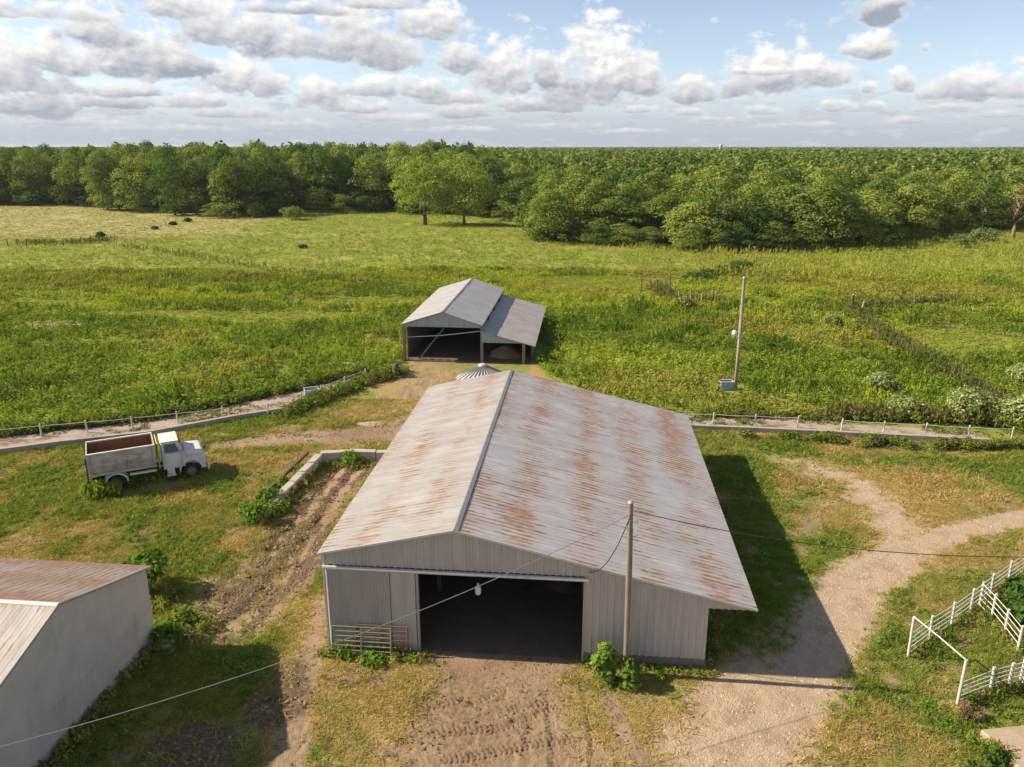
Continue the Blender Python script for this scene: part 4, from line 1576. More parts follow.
for s in (-1, 1):
    t = MB().lathe([(0, .05), (.07, .045), (.1, .02), (.1, -.05), (0, -.05)], (0, 0, 0), 14)
    t.v = [(v[2] + 5.10, v[1] + s * .64, v[0] + 1.3) for v in t.v]
    t.build('headlight', M['porcelain'], hd)
    arc = [(4.22 + .62 * math.cos(PI * k / 10), .56 + .62 * math.sin(PI * k / 10)) for k in range(11)]
    prof = [(5.02, .62)] + [(5.02, 1.3), (4.85, 1.42), (4.1, 1.42), (3.95, 1.3), (3.95, .5)] + [(3.6, .5)] + arc[::-1]
    prof = [(5.10, .6), (5.10, 1.3), (4.98, 1.42), (4.3, 1.44), (3.94, 1.40), (3.55, 1.0), (3.55, .56)] + arc[::-1]
    MB().prism(prof, min(s * .74, s * 1.12), max(s * .74, s * 1.12)).build('fender', T_, truck)
MB().box(5.18, 5.30, -1.12, 1.12, .42, .68).box(5.08, 5.19, -.45, -.35, .48, .62).box(5.08, 5.19, .35, .45, .48, .62).build('bumper', T_, truck, .03)
M['bed_rib'] = worn('stained_bed_steel', (.40, .36, .31), (.22, .13, .08), .6, 2.5, .7)
# grain bed: hollow box on sills
bz0, bz1, bx0, bx1, by = 1.26, 2.55, -1.42, 2.30, 1.2
bed = MB()
bed.box(bx0, bx1, -by + .04, by - .04, bz0 - .1, bz0 + .02)
bed = bed.build('grain_bed', M['bed_grey'], truck)
for s in (-1, 1):
    pr = [(s * (by - .16), bz0 + .021), (s * by, bz0 + .55), (s * by, bz1), (s * (by - .06), bz1), (s * (by - .06), bz0 + .55), (s * (by - .22), bz0 + .021)]
    MB().prism([(q[0], q[1]) for q in pr], bx0 + .062, bx1 - .062, axis='x').build('side_panel', M['bed_grey'], bed)
    for k in range(6):
        x = bx0 + .2 + k * (bx1 - bx0 - .4) / 5
        hh = bz1 - .05 if k in (0, 5) else bz0 + .9
        MB().box(x - .04, x + .04, min(s * by, s * (by + .05)) , max(s * by, s * (by + .05)), bz0 + .05, hh).build('rib', M['bed_rib'], bed)
    MB().box(bx0, bx1, min(s * (by - .08), s * (by + .05)), max(s * (by - .08), s * (by + .05)), bz1 + .002, bz1 + .07).build('top_rail', T_, bed)
    MB().box(bx0 + .1, bx1 - .1, min(s * (by + .001), s * (by + .045)), max(s * (by + .001), s * (by + .045)), bz0 + .52, bz0 + .58).build('rub_rail', M['bed_grey'], bed)
    fa = [(.0 + .66 * math.cos(PI * k / 8), .56 + .60 * math.sin(PI * k / 8)) for k in range(9)]
    fb = [(.0 + .58 * math.cos(PI * k / 8), .56 + .52 * math.sin(PI * k / 8)) for k in range(9)]
    MB().prism(fa + fb[::-1], min(s * .5, s * 1.2), max(s * .5, s * 1.2)).build('rear_fender', T_, truck)
    MB().box(.75, 2.25, min(s * .98, s * 1.16), max(s * .98, s * 1.16), .86, .98).build('sill_rail', T_, truck)
for x in (bx0, bx1 - .06):
    MB().add([(xx, yy, zz) for xx in (x, x + .06) for yy, zz in ((-by + .17, bz0 + .022), (by - .17, bz0 + .022), (by - .001, bz0 + .55), (by - .001, bz1 + .04), (-by + .001, bz1 + .04), (-by + .001, bz0 + .55))],
             [(0, 1, 2, 3, 4, 5), (11, 10, 9, 8, 7, 6)] + [(i, i + 6, (i + 1) % 6 + 6, (i + 1) % 6) for i in range(6)]).build('end_panel', M['bed_grey'], bed)
# rusty lining and residue
ln = MB()
ln.box(bx0 + .063, bx1 - .063, -by + .23, by - .23, bz0 + .03, bz0 + .30)
ln.box(bx0 + .064, bx1 - .064, by - .075, by - .063, bz0 + .6, bz1 - .02).box(bx0 + .064, bx1 - .064, -by + .063, -by + .075, bz0 + .6, bz1 - .02)
ln.box(bx0 + .062, bx0 + .074, -by + .08, by - .08, bz0 + .35, bz1 - .02).box(bx1 - .074, bx1 - .062, -by + .08, by - .08, bz0 + .35, bz1 - .02)
ln.build('rusty_lining', M['rust'], bed)
h_ = heap('residue', 0, 0, 1.0, .5, M['soil_load'], None, None)
h_.parent = bed
h_.location = (.4, 0, bz0 + .28)
h_.scale = (1.7, .85, 1)
MB().tube([(2.45, -.9, .9), (2.45, -.9, 2.55)], .05, 8).tube([(2.45, .9, .9), (2.45, .9, 2.55)], .05, 8).tube([(2.45, -.9, 2.5), (2.45, .9, 2.5)], .04, 8).build('headache_rack', M['straw_wood'], truck)
MB().box(-1.62, -1.5, -1.0, 1.0, .7, .82).tube([(-1.5, -.9, .8), (-1.5, -.9, 2.3)], .04, 6).tube([(-1.5, .9, .8), (-1.5, .9, 2.3)], .04, 6).build('rear_hitch_frame', M['chassis'], truck)
# ------------------------------------------------------------------ foliage
def leaf_material(name, cols, transl=.35, rough=.6, obj_random=True):
    """foliage: vertex tint Col multiplies a greenish base that varies from plant to plant"""
    m = bpy.data.materials.new(name)
    m.use_nodes = True
    t = NT(m.node_tree)
    t.n.remove(t.n['Principled BSDF'])
    out = t.n['Material Output']
    at = t.new('ShaderNodeAttribute', attribute_name='Col')
    col = at.outputs['Color']
    if cols:
        if obj_random:
            oi = t.new('ShaderNodeObjectInfo')
            f = oi.outputs['Random']
        else:
            f = .5
        base = t.mix(f, c4(cols[0]), c4(cols[1]))
        col = t.mix(1.0, base, col, 'MULTIPLY')
    d = t.new('ShaderNodeBsdfDiffuse')
    t.l.new(col, d.inputs[0])
    tl = t.new('ShaderNodeBsdfTranslucent')
    tc = t.mix(1.0, col, (1.25, 1.2, .55, 1), 'MULTIPLY')
    t.l.new(tc, tl.inputs[0])
    mx = t.new('ShaderNodeMixShader')
    mx.inputs[0].default_value = transl
    t.l.new(d.outputs[0], mx.inputs[1])
    t.l.new(tl.outputs[0], mx.inputs[2])
    t.l.new(mx.outputs[0], out.inputs[0])
    return m


def quads(C, N, size, rng, aspect=.6):
    """leaf cards: centres C, normals N, sizes -> V, F (quads folded along the middle are left flat)"""
    n = len(C)
    N = N / (np.linalg.norm(N, axis=1, keepdims=True) + 1e-9)
    a = rng.normal(size=(n, 3))
    U = np.cross(N, a)
    U /= (np.linalg.norm(U, axis=1, keepdims=True) + 1e-9)
    W = np.cross(N, U)
    s = np.asarray(size)[:, None] * .5
    V = np.empty((n, 4, 3))
    V[:, 0] = C - U * s
    V[:, 1] = C - W * s * aspect
    V[:, 2] = C + U * s
    V[:, 3] = C + W * s * aspect
    F = np.arange(n * 4).reshape(n, 4)
    return V.reshape(-1, 3), F


def crown_arrays(seed, Rr, H, base, nl, nq, size, lobe=(.26, .42), flat=.8, belly=.45, core=.15, tintvar=.28):
    rng = np.random.default_rng(seed)
    Cs, Ns, Sz, Ti = [], [], [], []
    for i in range(nl):
        h = (i + rng.uniform(.2, .8)) / nl
        h = h ** .85
        th = rng.uniform(0, 2 * PI)
        prof = math.sqrt(max(0.02, 1 - ((h - belly) / (1 - belly if h > belly else belly + .12)) ** 2))
        lr = Rr * rng.uniform(*lobe) * (.75 + .35 * prof)
        rad = max(0, Rr * prof * rng.uniform(.8, 1.08) - lr * .75)
        c = np.array([rad * math.cos(th), rad * math.sin(th), base + (H - base) * h * .92])
        c[2] = min(c[2], H - lr * flat * .9)
        m = int(nq * (lr / (Rr * .34)) ** 2)
        d = rng.normal(size=(m, 3))
        d /= np.linalg.norm(d, axis=1, keepdims=True)
        d[:, 2] = np.where(d[:, 2] < -.35, -d[:, 2] * .6, d[:, 2])
        rr_ = lr * (.72 + .34 * rng.random(m) ** .7)
        pc = c + d * rr_[:, None] * np.array([1, 1, flat])
        nn = d + rng.normal(size=(m, 3)) * .42 + np.array([0, 0, .25])
        Cs.append(pc)
        Ns.append(nn)
        Sz.append(size * rng.uniform(.6, 1.35, m))
        Ti.append((1 + tintvar * (rng.random() - .5) * 1.6) * rng.uniform(.82, 1.18, m))
    # leaves inside fill the crown; inner shade is put into their darker tint
    m = int(nl * nq * core)
    d = rng.normal(size=(m, 3))
    d /= np.linalg.norm(d, axis=1, keepdims=True)
    pc = d * (rng.random(m) ** .5 * .62)[:, None] * np.array([Rr, Rr, (H - base) * .5]) + np.array([0, 0, base + (H - base) * .5])
    Cs.append(pc)
    Ns.append(rng.normal(size=(m, 3)))
    Sz.append(size * rng.uniform(1.2, 1.9, m))
    Ti.append(rng.uniform(.8, 1.0, m))
    C = np.concatenate(Cs)
    N = np.concatenate(Ns)
    S = np.concatenate(Sz)
    T = np.concatenate(Ti)
    V, F = quads(C, N, S, rng)
    tint = np.repeat(T, 4)[:, None] * np.array([1.0, 1.0, 1.0])
    return V, F, tint


M['leaf'] = leaf_material('broadleaf_foliage', ((.085, .155, .03), (.295, .335, .065)), .22)
M['leaf_bright'] = leaf_material('sunny_walnut_foliage', ((.27, .34, .065), (.29, .36, .075)), .36)
M['leaf_far'] = leaf_material('distant_wood_foliage', None, .25)
M['leaf_bush'] = leaf_material('bush_foliage', None, .35)
M['plant'] = leaf_material('weed_foliage', None, .38)


def trunk_mesh(seed, H, r, limbs=5, spread=3.0, first=.22):
    rng = random.Random(seed)
    t = MB()
    top = H * .8
    ax = [Vector((rng.uniform(-.25, .25) * k, rng.uniform(-.25, .25) * k, top * k / 5)) for k in range(6)]
    ax[0].z = -.4
    t.tube(ax, [r * 1.3, r, r * .85, r * .62, r * .4, r * .15], 9)
    for i in range(limbs):
        f = first + (.75 - first) * i / max(1, limbs - 1)
        k = min(4, int(f * 5))
        s = ax[k].lerp(ax[k + 1], f * 5 - k)
        a = rng.uniform(0, 2 * PI)
        L = spread * (1.15 - f) * rng.uniform(.8, 1.2)
        e1 = s + Vector((math.cos(a) * L * .5, math.sin(a) * L * .5, L * .35))
        e2 = s + Vector((math.cos(a + .2) * L, math.sin(a + .2) * L, L * .8))
        t.tube([s, e1, e2], [r * .45 * (1.2 - f), r * .3 * (1.2 - f), r * .08], 6)
    return t


# forest edge as surveyed: azimuth -> distance
EDGE_PX = [(-420, 207), (-150, 207), (0, 206.5), (60, 206), (120, 210), (160, 214), (230, 218.5), (265, 216), (300, 213), (385, 213.5), (440, 214), (500, 218), (518, 232), (540, 243), (600, 246), (640, 248), (690, 250),
           (730, 253), (800, 251), (850, 246), (900, 244), (950, 240), (1000, 232), (1060, 226), (1250, 222), (1500, 220)]
EDGE_AZ, EDGE_D = [], []
for q in EDGE_PX:
    g_ = P(*q)
    EDGE_AZ.append(math.atan2(g_.x, g_.y))
    EDGE_D.append(math.hypot(g_.x, g_.y))


def edge_dist(x, y):
    return np.interp(np.arctan2(x, y), EDGE_AZ, EDGE_D)


def tree_height(x, y, rng):
    d = math.hypot(x, y)
    az = math.degrees(math.atan2(x, y))
    dep = d - float(edge_dist(x, y))
    left = 18.1 + rng.uniform(-2.6, 2.6) + (1.5 if dep > 30 else 0)
    right = min(11.2 + .045 * dep + rng.uniform(-2.6, 2.6), 16.2 + rng.uniform(-2, 1.5))
    f = float(sst(np.array(az), -4.0, 2.5))
    h = left * (1 - f) + right * f
    cap = 16.6 + rng.uniform(-2.2, 2.0)
    g = float(sst(np.array(d), 330, 460))
    return h * (1 - g) + min(h, cap) * g


# variants: every tree mesh is made for a height of 16 and a crown radius of 5.6
crown_me, trunk_me = [], []
for k in range(15):
    edge_kind = k % 3
    rgk = random.Random(900 + k)
    V, F, T = crown_arrays(100 + k, 5.6, 16, (.4, 1.2, 3.2)[edge_kind], rgk.choice((26, 36, 50)), rgk.choice((150, 130, 110)), .47, lobe=rgk.choice(((.2, .36), (.26, .44), (.18, .5))), belly=(.34, .42, .5)[edge_kind] + rgk.uniform(-.06, .12), core=.06, tintvar=.2)
    o = np_mesh('crown', V, F, M['leaf'], T)
    crown_me.append(o.data)
    bpy.data.objects.remove(o)
for k in range(4):
    o = trunk_mesh(50 + k, 15, .3, 5, 4.5).build('trunk', M['bark'])
    trunk_me.append(o.data)
    bpy.data.objects.remove(o)


def forest_tree(x, y, h, rad, k, label, group=None, mat=None):
    g = empty('broadleaf_tree', (x, y, hz(x, y)), random.uniform(0, 2 * PI), label, 'tree', group)
    for nm, me in (('crown', crown_me[k]), ('trunk', trunk_me[k % 4])):
        o = bpy.data.objects.new(nm, me)
        COL.objects.link(o)
        o.parent = g
        s = rad / 5.6
        o.scale = (s, s, h / 16)
    return g


rngf = random.Random(4)
cands = []
SP_ = 8.5
row = 0
yy = 120.0
while yy < 520:
    xx = -380.0 + (SP_ / 2 if row % 2 else 0)
    while xx < 380:
        x = xx + rngf.uniform(-2.2, 2.2)
        y = yy + rngf.uniform(-2.2, 2.2)
        az = math.atan2(x, y)
        if abs(az) < R(40):
            dep = math.hypot(x, y) - float(edge_dist(x, y))
            if dep > 2.0 + 9 * (float(vnoise(az * 22, 3.0, 8)) - .5) + rngf.uniform(-2, 2):
                cands.append((dep, x, y))
        xx += SP_
    yy += SP_ * .87
    row += 1
cands.sort()
NEAR = [c for c in cands if abs(math.atan2(c[1], c[2])) < R(34.5)][:265]
near_set = set((c[1], c[2]) for c in NEAR)
for dep, x, y in NEAR:
    h = tree_height(x, y, rngf)
    az = math.degrees(math.atan2(x, y))
    kind = rngf.choice((0, 3, 6, 9, 12, 0, 3, 6, 9, 12, 1)) if dep < 10 else rngf.choice(range(15))
    if dep < 11:
        lab, grp = (('tall leafy tree in the front row of the western wood', 'front trees of the western wood') if az < .5 else
                    ('bushy green tree in the front row of the eastern wood', 'front trees of the eastern wood'))
    else:
        lab, grp = (('green tree packed behind the front row of the western wood', 'inner trees of the western wood') if az < .5 else
                    ('green tree packed behind the front row of the eastern wood', 'inner trees of the eastern wood'))
    forest_tree(x, y, h, rngf.uniform(4.6, 8.0) if dep > 10 else rngf.uniform(5.6, 8.2), kind, lab, grp)

# low shrubs that close the foot of the wood
for az_d in np.arange(-34, 34.5, 2.0):
    a_ = R(az_d + rngf.uniform(-.7, .7))
    d_ = float(np.interp(a_, EDGE_AZ, EDGE_D)) + rngf.uniform(-1.0, 4.0)
    east_ = az_d > .5
    if abs(az_d + 4.5) < 2.6:
        d_ += 6
    g = forest_tree(d_ * math.sin(a_), d_ * math.cos(a_), rngf.uniform(3.6, 6.4), rngf.uniform(3.2, 5.0), rngf.choice((0, 3, 6, 9, 12)),
                    'low leafy shrub closing the foot of the eastern wood' if east_ else 'low leafy shrub closing the foot of the western wood',
                    'edge shrubs of the eastern wood' if east_ else 'edge shrubs of the western wood')
    g.name = 'edge_shrub'
    g['category'] = 'shrub'

# the rest of the wood, one mass
rngn = np.random.default_rng(12)


def scatter_wood():
    Vs, Fs, Cs = [], [], []
    off = 0
    temps = {}
    for lv, (nl, nq, sz) in {0: (26, 14, 1.35), 1: (14, 7, 2.2), 2: (7, 4, 3.6)}.items():
        temps[lv] = [crown_arrays(300 + lv * 10 + k, 5.6, 16, 3.0 if lv else 1.5, nl, nq, sz, core=.08, belly=.5) for k in range(5)]
    pts = [(x, y) for dep, x, y in cands if (x, y) not in near_set]
    spec = [(pts, None)]
    allp = [(x, y, math.hypot(x, y)) for x, y in pts]
    # further out: polar rings, spacing growing with distance
    d = 505.0
    while d < 5200:
        sp = 8.5 + (d - 505) * .012
        n = int(2 * R(38) * d / sp)
        for k in range(n):
            a = -R(38) + 2 * R(38) * (k + rngn.uniform(-.4, .4)) / n
            dd = d + rngn.uniform(-.4, .4) * sp
            x, y = dd * math.sin(a), dd * math.cos(a)
            # clearings and fields in the far country
            if d > 900 and vnoise(x * .0016, y * .0011, 77) > .66:
                continue
            allp.append((x, y, dd))
        d += sp * (.9 if d < 1200 else 1.3)
    for x, y, d in allp:
        lv = 0 if d < 430 else (1 if d < 950 else 2)
        V, F, T = temps[lv][rngn.integers(5)]
        h = tree_height(x, y, rngf)
        r = rngn.uniform(4.8, 6.6) * (1 if d < 500 else 1 + (d - 500) * .0006)
        a = rngn.uniform(0, 2 * PI)
        c_, s_ = math.cos(a), math.sin(a)
        sx = r / 5.6
        if d > 900:
            h *= 1 + .10 * (vnoise(x * .004, y * .004, 5) - .5)
        W = np.empty_like(V)
        W[:, 0] = (V[:, 0] * c_ - V[:, 1] * s_) * sx + x
        W[:, 1] = (V[:, 0] * s_ + V[:, 1] * c_) * sx + y
        W[:, 2] = V[:, 2] * h / 16
        f = rngn.random()
        base = np.array([.09, .15, .03]) * (1 - f) + np.array([.24, .28, .062]) * f
        Vs.append(W)
        Fs.append(F + off)
        Cs.append(T * base)
        off += len(V)
    o = np_mesh('distant_wood', np.concatenate(Vs), np.concatenate(Fs), M['leaf_far'], np.concatenate(Cs))
    tag(o, kind='stuff')
    print('wood trees', len(allp), 'quads', off // 4)


scatter_wood()


# two lone trees in the pasture
def lone_tree(px, py, H, Rr, seed, label, lean=0.0, nl=74):
    q = P(px, py)
    g = empty('walnut_tree', (q.x, q.y, hz(q.x, q.y)), 0, label, 'tree')
    V, F, T = crown_arrays(seed, Rr, H, 2.4, nl, 150, .48, lobe=(.18, .31), belly=.42, core=.10)
    np_mesh('crown', V, F, M['leaf_bright'], T, g)
    trunk_mesh(seed, H, .5, 9, Rr * .8, .16).build('trunk', M['bark'], g)


lone_tree(425, 224, 18.2, 8.6, 901, 'spreading pale green tree standing alone, west one of a pair')
lone_tree(464, 224, 19.0, 9.0, 905, 'broad pale green tree standing beside its twin before the wood')


def bush(name, label, x, y, r, h, seed, col, nl=14, nq=60, size=.16, cat='bush', blossom=None, group=None, z=None, stems=4, base=.08, lobe=(.3, .5)):
    z = hz(x, y) if z is None else z
    g = empty(name, (x, y, z), 0, label, cat, group)
    V, F, T = crown_arrays(seed, r, h, base * h, nl, nq, size, lobe=lobe, belly=.4, core=.25)
    rng = np.random.default_rng(seed)
    C = T * np.array(col)
    if blossom is not None:
        top = (V[:, 2] > h * .38).reshape(-1, 4).all(1)
        pick = top & (rng.random(len(F)) < blossom)
        C = C.reshape(-1, 4, 3)
        C[pick] = np.array([.50, .52, .24]) * rng.uniform(.7, 1.1, (pick.sum(), 1, 1))
        C = C.reshape(-1, 3)
    np_mesh('foliage', V, F, M['leaf_bush'], C, g)
    s = MB()
    rg = random.Random(seed)
    for k in range(stems):
        a = rg.uniform(0, 2 * PI)
        s.tube([(0, 0, -.1), (math.cos(a) * r * .25, math.sin(a) * r * .25, h * .4), (math.cos(a) * r * .5, math.sin(a) * r * .5, h * .75)], [.04, .03, .012], 5)
    s.build('stem', M['bark'], g)
    return g


G1, G2, G3 = (.15, .24, .035), (.10, .17, .028), (.20, .27, .05)
q = P(153, 592)
bush('leafy_bush', 'bright green bush growing behind the outbuilding corner', q.x - .2, q.y + .1, 1.15, 2.0, 21, G1, 20, 22, .3, lobe=(.28, .5))
q = P(170, 640)
bush('leafy_bush', 'low green bush in shade near the outbuilding footing', q.x, q.y, .9, .8, 22, G1, 12, 16, .22, lobe=(.3, .6))
q = P(186, 622)
bush('leafy_bush', 'pale green weed clump beside the muddy ruts', q.x, q.y, .8, .6, 23, G3, 12, 14, .2, lobe=(.3, .6))
q = P(611, 678)
bush('pole_vine', 'green broad leaved vine climbing at the foot of the near pole', q.x - .25, q.y - .12, .55, 1.6, 24, (.18, .27, .045), 20, 13, .27, 'vine', lobe=(.3, .62))
q = P(629, 684)
bush('pole_vine', 'small leafy vine clump just below the near pole', q.x - .02, q.y - .15, .46, 1.15, 124, (.17, .26, .045), 14, 13, .26, 'vine', lobe=(.3, .6))
q = P(660, 676)
bush('weed_clump', 'small leafy weed against the barn foundation', q.x, q.y - .1, .3, .45, 25, G1, 5, 30, .12, 'weed')
for (x, y, r, h, lab) in ((345, 656, .45, .3, 'green weed tangle under the west end of the green gate'), (372, 662, .6, .32, 'green weed tangle in front of the middle of the green gate'),
                          (357, 640, .35, 1.2, 'tall thin weed growing through the green gate'), 
                          (592, 660, .4, .35, 'tuft of weeds at the east side of the barn doorway')):
    q = P(x, y)
    bush('weed_clump', lab, q.x, q.y, r, h, int(x), G1, 10, 11, .21, 'weed', lobe=(.32, .65))
q = P(352, 462)
bush('weed_clump', 'green weed clump against the long concrete block', q.x, q.y - .1, .95, .75, 31, G1, 12, 14, .22, 'weed', lobe=(.32, .6))
for i, (x, y, r, h, lab) in enumerate(((256, 521, 1.0, 1.25, 'dark green weed stand at the low end of the block wall'), (270, 505, .8, 1.1, 'weed stand leaning over the second wall block'),
                                       (284, 489, .6, .8, 'weed tuft between blocks midway along the wall'), (300, 474, .5, .6, 'small weed tuft near the wall corner'), (275, 512, .8, .6, 'low weeds in shade east of the block wall'))):
    q = P(x, y)
    bush('weed_clump', lab, q.x, q.y, r, h, 40 + i, G1, 13, 14, .22, 'weed', lobe=(.32, .6))
q = P(1024, 624)
bush('corral_shrub', 'dark green large leaved shrub inside the white corral', q.x + .15, q.y, 1.25, 1.1, 51, (.085, .16, .03), 26, 26, .34)
q = P(1033, 607)
bush('corral_shrub', 'dense dark shrub behind the slanting corral fence', q.x, q.y + .2, 1.2, .95, 52, (.08, .15, .028), 20, 24, .34)
q = P(990, 765)
bush('weed_clump', 'tall dark weed beside the concrete waterer', q.x, q.y, .45, .75, 53, G2, 7, 40, .15, 'weed')
q = P(968, 720)
bush('weed_clump', 'dry brownish weed below the gate post', q.x, q.y, .45, .7, 54, (.22, .17, .08), 7, 35, .1, 'weed')
# flowering elders
for i, (x, y, r, h, lab) in enumerate(((967, 420, 2.1, 2.3, 'large cream flowering elder shrub above the east bunk end'), (1020, 428, 2.1, 2.3, 'cream flowering elder shrub cut by the frame edge'),
                                       (905, 417, 1.5, 1.5, 'small cream flowering elder between weeds and big elder'), (880, 392, 1.3, 1.7, 'lone pale flowering elder higher in the weeds'), (1022, 385, 1.4, 1.8, 'pale flowering shrub at frame edge above the fence'))):
    q = P(x, y)
    bush('elder_shrub', lab, q.x, q.y, r, h, 60 + i, (.22, .29, .08), 20, 60, .24, 'shrub', .42, lobe=(.34, .7))
q = P(682, 311)
bush('elder_shrub', 'yellow green shrub below the pale fence posts', q.x, q.y, 1.5, 1.9, 70, (.22, .24, .06), 12, 50, .3, 'shrub', .2)
q = P(833, 328)
bush('elder_shrub', 'yellow green shrub amid the eastern weeds', q.x, q.y, 1.5, 1.6, 71, (.22, .24, .06), 12, 50, .3, 'shrub', .2)
# pasture shrubs far out
for i, (x, y, r, h, lab, c_) in enumerate(((100, 236, 1.15, 1.3, 'round dark shrub alone in the hay pasture', (.09, .12, .03)), (155, 227, .9, .8, 'small dark shrub east of the round one', (.10, .14, .03)),
                                           (187, 220, 1.2, .9, 'dark shrub nearest the wood on the fence line', (.10, .14, .03)), (292, 219, 4.2, 3.6, 'large pale green shrub at the foot of the western wood', (.2, .24, .06)),
                                           (303, 248, .8, .7, 'tiny dark shrub in mid pasture', (.10, .15, .03)), (173, 223, 1.1, .9, 'tiny low shrub between two dark pasture shrubs', (.06, .09, .02)),
                                           (962, 248, 3.2, 2.6, 'light green shrub at the clearing by the eastern wood', (.17, .22, .06)), (985, 243, 3.4, 3.0, 'pale shrub in the clearing below the dead tree', (.2, .23, .08)))):
    q = P(x, y)
    bush('pasture_shrub', lab, q.x, q.y, r, h, 80 + i, c_, 14, 40, .45, 'shrub')
# low dark bushes added in place of the shadowed cut bank
for i, (x, y, r, h) in enumerate(((700, 280, 2.6, 1.6), (715, 276, 2.8, 1.7), (730, 272, 2.8, 1.8), (743, 268, 2.4, 1.7))):
    q = P(x, y)
    bush('bank_shade_shrub', ('westernmost low dark shrub standing in for the shadowed drainage bank', 'second low dark shrub from the west standing in for the shadowed bank', 'third low dark shrub from the west standing in for the shadowed bank', 'easternmost low dark shrub standing in for the shadowed drainage bank')[i],
         q.x, q.y, r * 1.1, h * .75, 95 + i, (.10, .16, .03), 14, 50, .4, 'shrub', None, 'shrubs standing in for the shadowed drainage bank')
# dead reddish tree by the clearing
q = P(1013, 240)
g = empty('dead_tree', (q.x, q.y, 0), 0, 'bare reddish dead tree at the far edge of the eastern wood', 'tree')
trunk_mesh(77, 15, .42, 9, 4.2, .3).build('trunk', worn('reddish_dead_wood', (.25, .17, .12), (.2, .12, .08), .5, 2, .9), g)
V, F, T = crown_arrays(770, 3.4, 13, 5, 10, 14, .5)
np_mesh('crown', V, F, M['leaf_bush'], T * np.array([.2, .14, .06]), g)
# far silo towers on the horizon
q = Vector((math.tan(math.atan2(209, 790 / CP)) * 1500, 1500, 0))
g = empty('distant_silo', q, 0, 'tiny pale silo rising over the far tree tops', 'silo')
MB().lathe([(3.2, 0), (3.2, 21)], (0, 0, 0), 14).build('shaft', M['concrete_pale'], g)
MB().lathe([(3.3, 21), (2.2, 23), (0, 24)], (0, 0, 0), 14).build('roof', M['galv'], g)

# ------------------------------------------------------------------ weeds, grass
rngw = np.random.default_rng(99)


def tmpl_broad(seed, n=17, r=.36, h=.8, leaf=.21):
    rng = np.random.default_rng(seed)
    a = rng.uniform(0, 2 * PI, n)
    f = rng.random(n) ** .7
    rad = r * rng.random(n) ** .5
    C = np.stack([rad * np.cos(a), rad * np.sin(a), h * (.18 + .82 * f)], 1)
    N = np.stack([np.cos(a) * .7, np.sin(a) * .7, .8 + rng.random(n) * .6], 1) + rng.normal(size=(n, 3)) * .35
    V, F = quads(C, N, leaf * rng.uniform(.7, 1.3, n), rng, .62)
    T = np.repeat(rng.uniform(.8, 1.2, n), 4)
    return V, F, T


def tmpl_spike(seed, n=11, r=.2, h=1.1, leaf=.34):
    rng = np.random.default_rng(seed)
    a = rng.uniform(0, 2 * PI, n)
    rad = r * rng.random(n)
    zc = h * (.25 + .6 * rng.random(n))
    C = np.stack([rad * np.cos(a), rad * np.sin(a), zc], 1)
    tilt = rng.normal(size=(n, 2)) * .28
    V = np.empty((n, 4, 3))
    up = np.stack([tilt[:, 0], tilt[:, 1], np.ones(n)], 1)
    side = np.stack([np.cos(a + 1.3), np.sin(a + 1.3), np.zeros(n)], 1)
    L = leaf * rng.uniform(.7, 1.4, n)[:, None]
    w = .05
    V[:, 0] = C - up * L * .5
    V[:, 1] = C + side * w
    V[:, 2] = C + up * L * .5
    V[:, 3] = C - side * w
    F = np.arange(n * 4).reshape(n, 4)
    return V.reshape(-1, 3), F, np.repeat(rng.uniform(.8, 1.2, n), 4)


def tmpl_grass(seed, n=6, h=.16, r=.1, w=.018):
    rng = np.random.default_rng(seed)
    a = rng.uniform(0, 2 * PI, n)
    rad = r * rng.random(n) ** .5
    b = np.stack([rad * np.cos(a), rad * np.sin(a), np.zeros(n) - .02], 1)
    hh = h * rng.uniform(.6, 1.3, n)
    lean = rng.normal(size=(n, 2)) * .55
    tip = b + np.stack([lean[:, 0] * hh, lean[:, 1] * hh, hh], 1)
    t = rng.uniform(0, 2 * PI, n)
    s = np.stack([np.cos(t), np.sin(t), np.zeros(n)], 1) * w
    V = np.empty((n, 3, 3))
    V[:, 0] = b - s
    V[:, 1] = b + s
    V[:, 2] = tip
    return V.reshape(-1, 3), np.arange(n * 3).reshape(n, 3), np.repeat(rng.uniform(.75, 1.25, n), 3)


def scatter(name, temps, x, y, z, sc, hs, col, mat, pick=None):
    """one mesh of many small plants (nobody could count them)"""
    n = len(x)
    Vs, Fs, Cs = [], [], []
    off = 0
    which = rngw.integers(len(temps), size=n) if pick is None else pick
    ang = rngw.uniform(0, 2 * PI, n)
    for k, (V, F, T) in enumerate(temps):
        idx = np.nonzero(which == k)[0]
        if not len(idx):
            continue
        ca, sa = np.cos(ang[idx])[:, None], np.sin(ang[idx])[:, None]
        s = sc[idx][:, None]
        W = np.empty((len(idx), len(V), 3), np.float32)
        W[:, :, 0] = (V[None, :, 0] * ca - V[None, :, 1] * sa) * s + x[idx][:, None]
        W[:, :, 1] = (V[None, :, 0] * sa + V[None, :, 1] * ca) * s + y[idx][:, None]
        W[:, :, 2] = V[None, :, 2] * hs[idx][:, None] + z[idx][:, None]
        m = len(V)
        FF = F[None] + (np.arange(len(idx)) * m)[:, None, None] + off
        Vs.append(W.reshape(-1, 3))
        Fs.append(FF.reshape(-1, F.shape[1]))
        Cs.append((col[idx][:, None, :] * T[None, :, None]).reshape(-1, 3))
        off += len(idx) * m
    o = np_mesh(name, np.concatenate(Vs), np.concatenate(Fs), mat, np.concatenate(Cs))
    tag(o, kind='stuff')
    print(name, n, 'plants', len(o.data.polygons), 'faces')
    return o


def in_view(x, y, margin=6):
    return (np.abs(x) < y * .70 + margin)


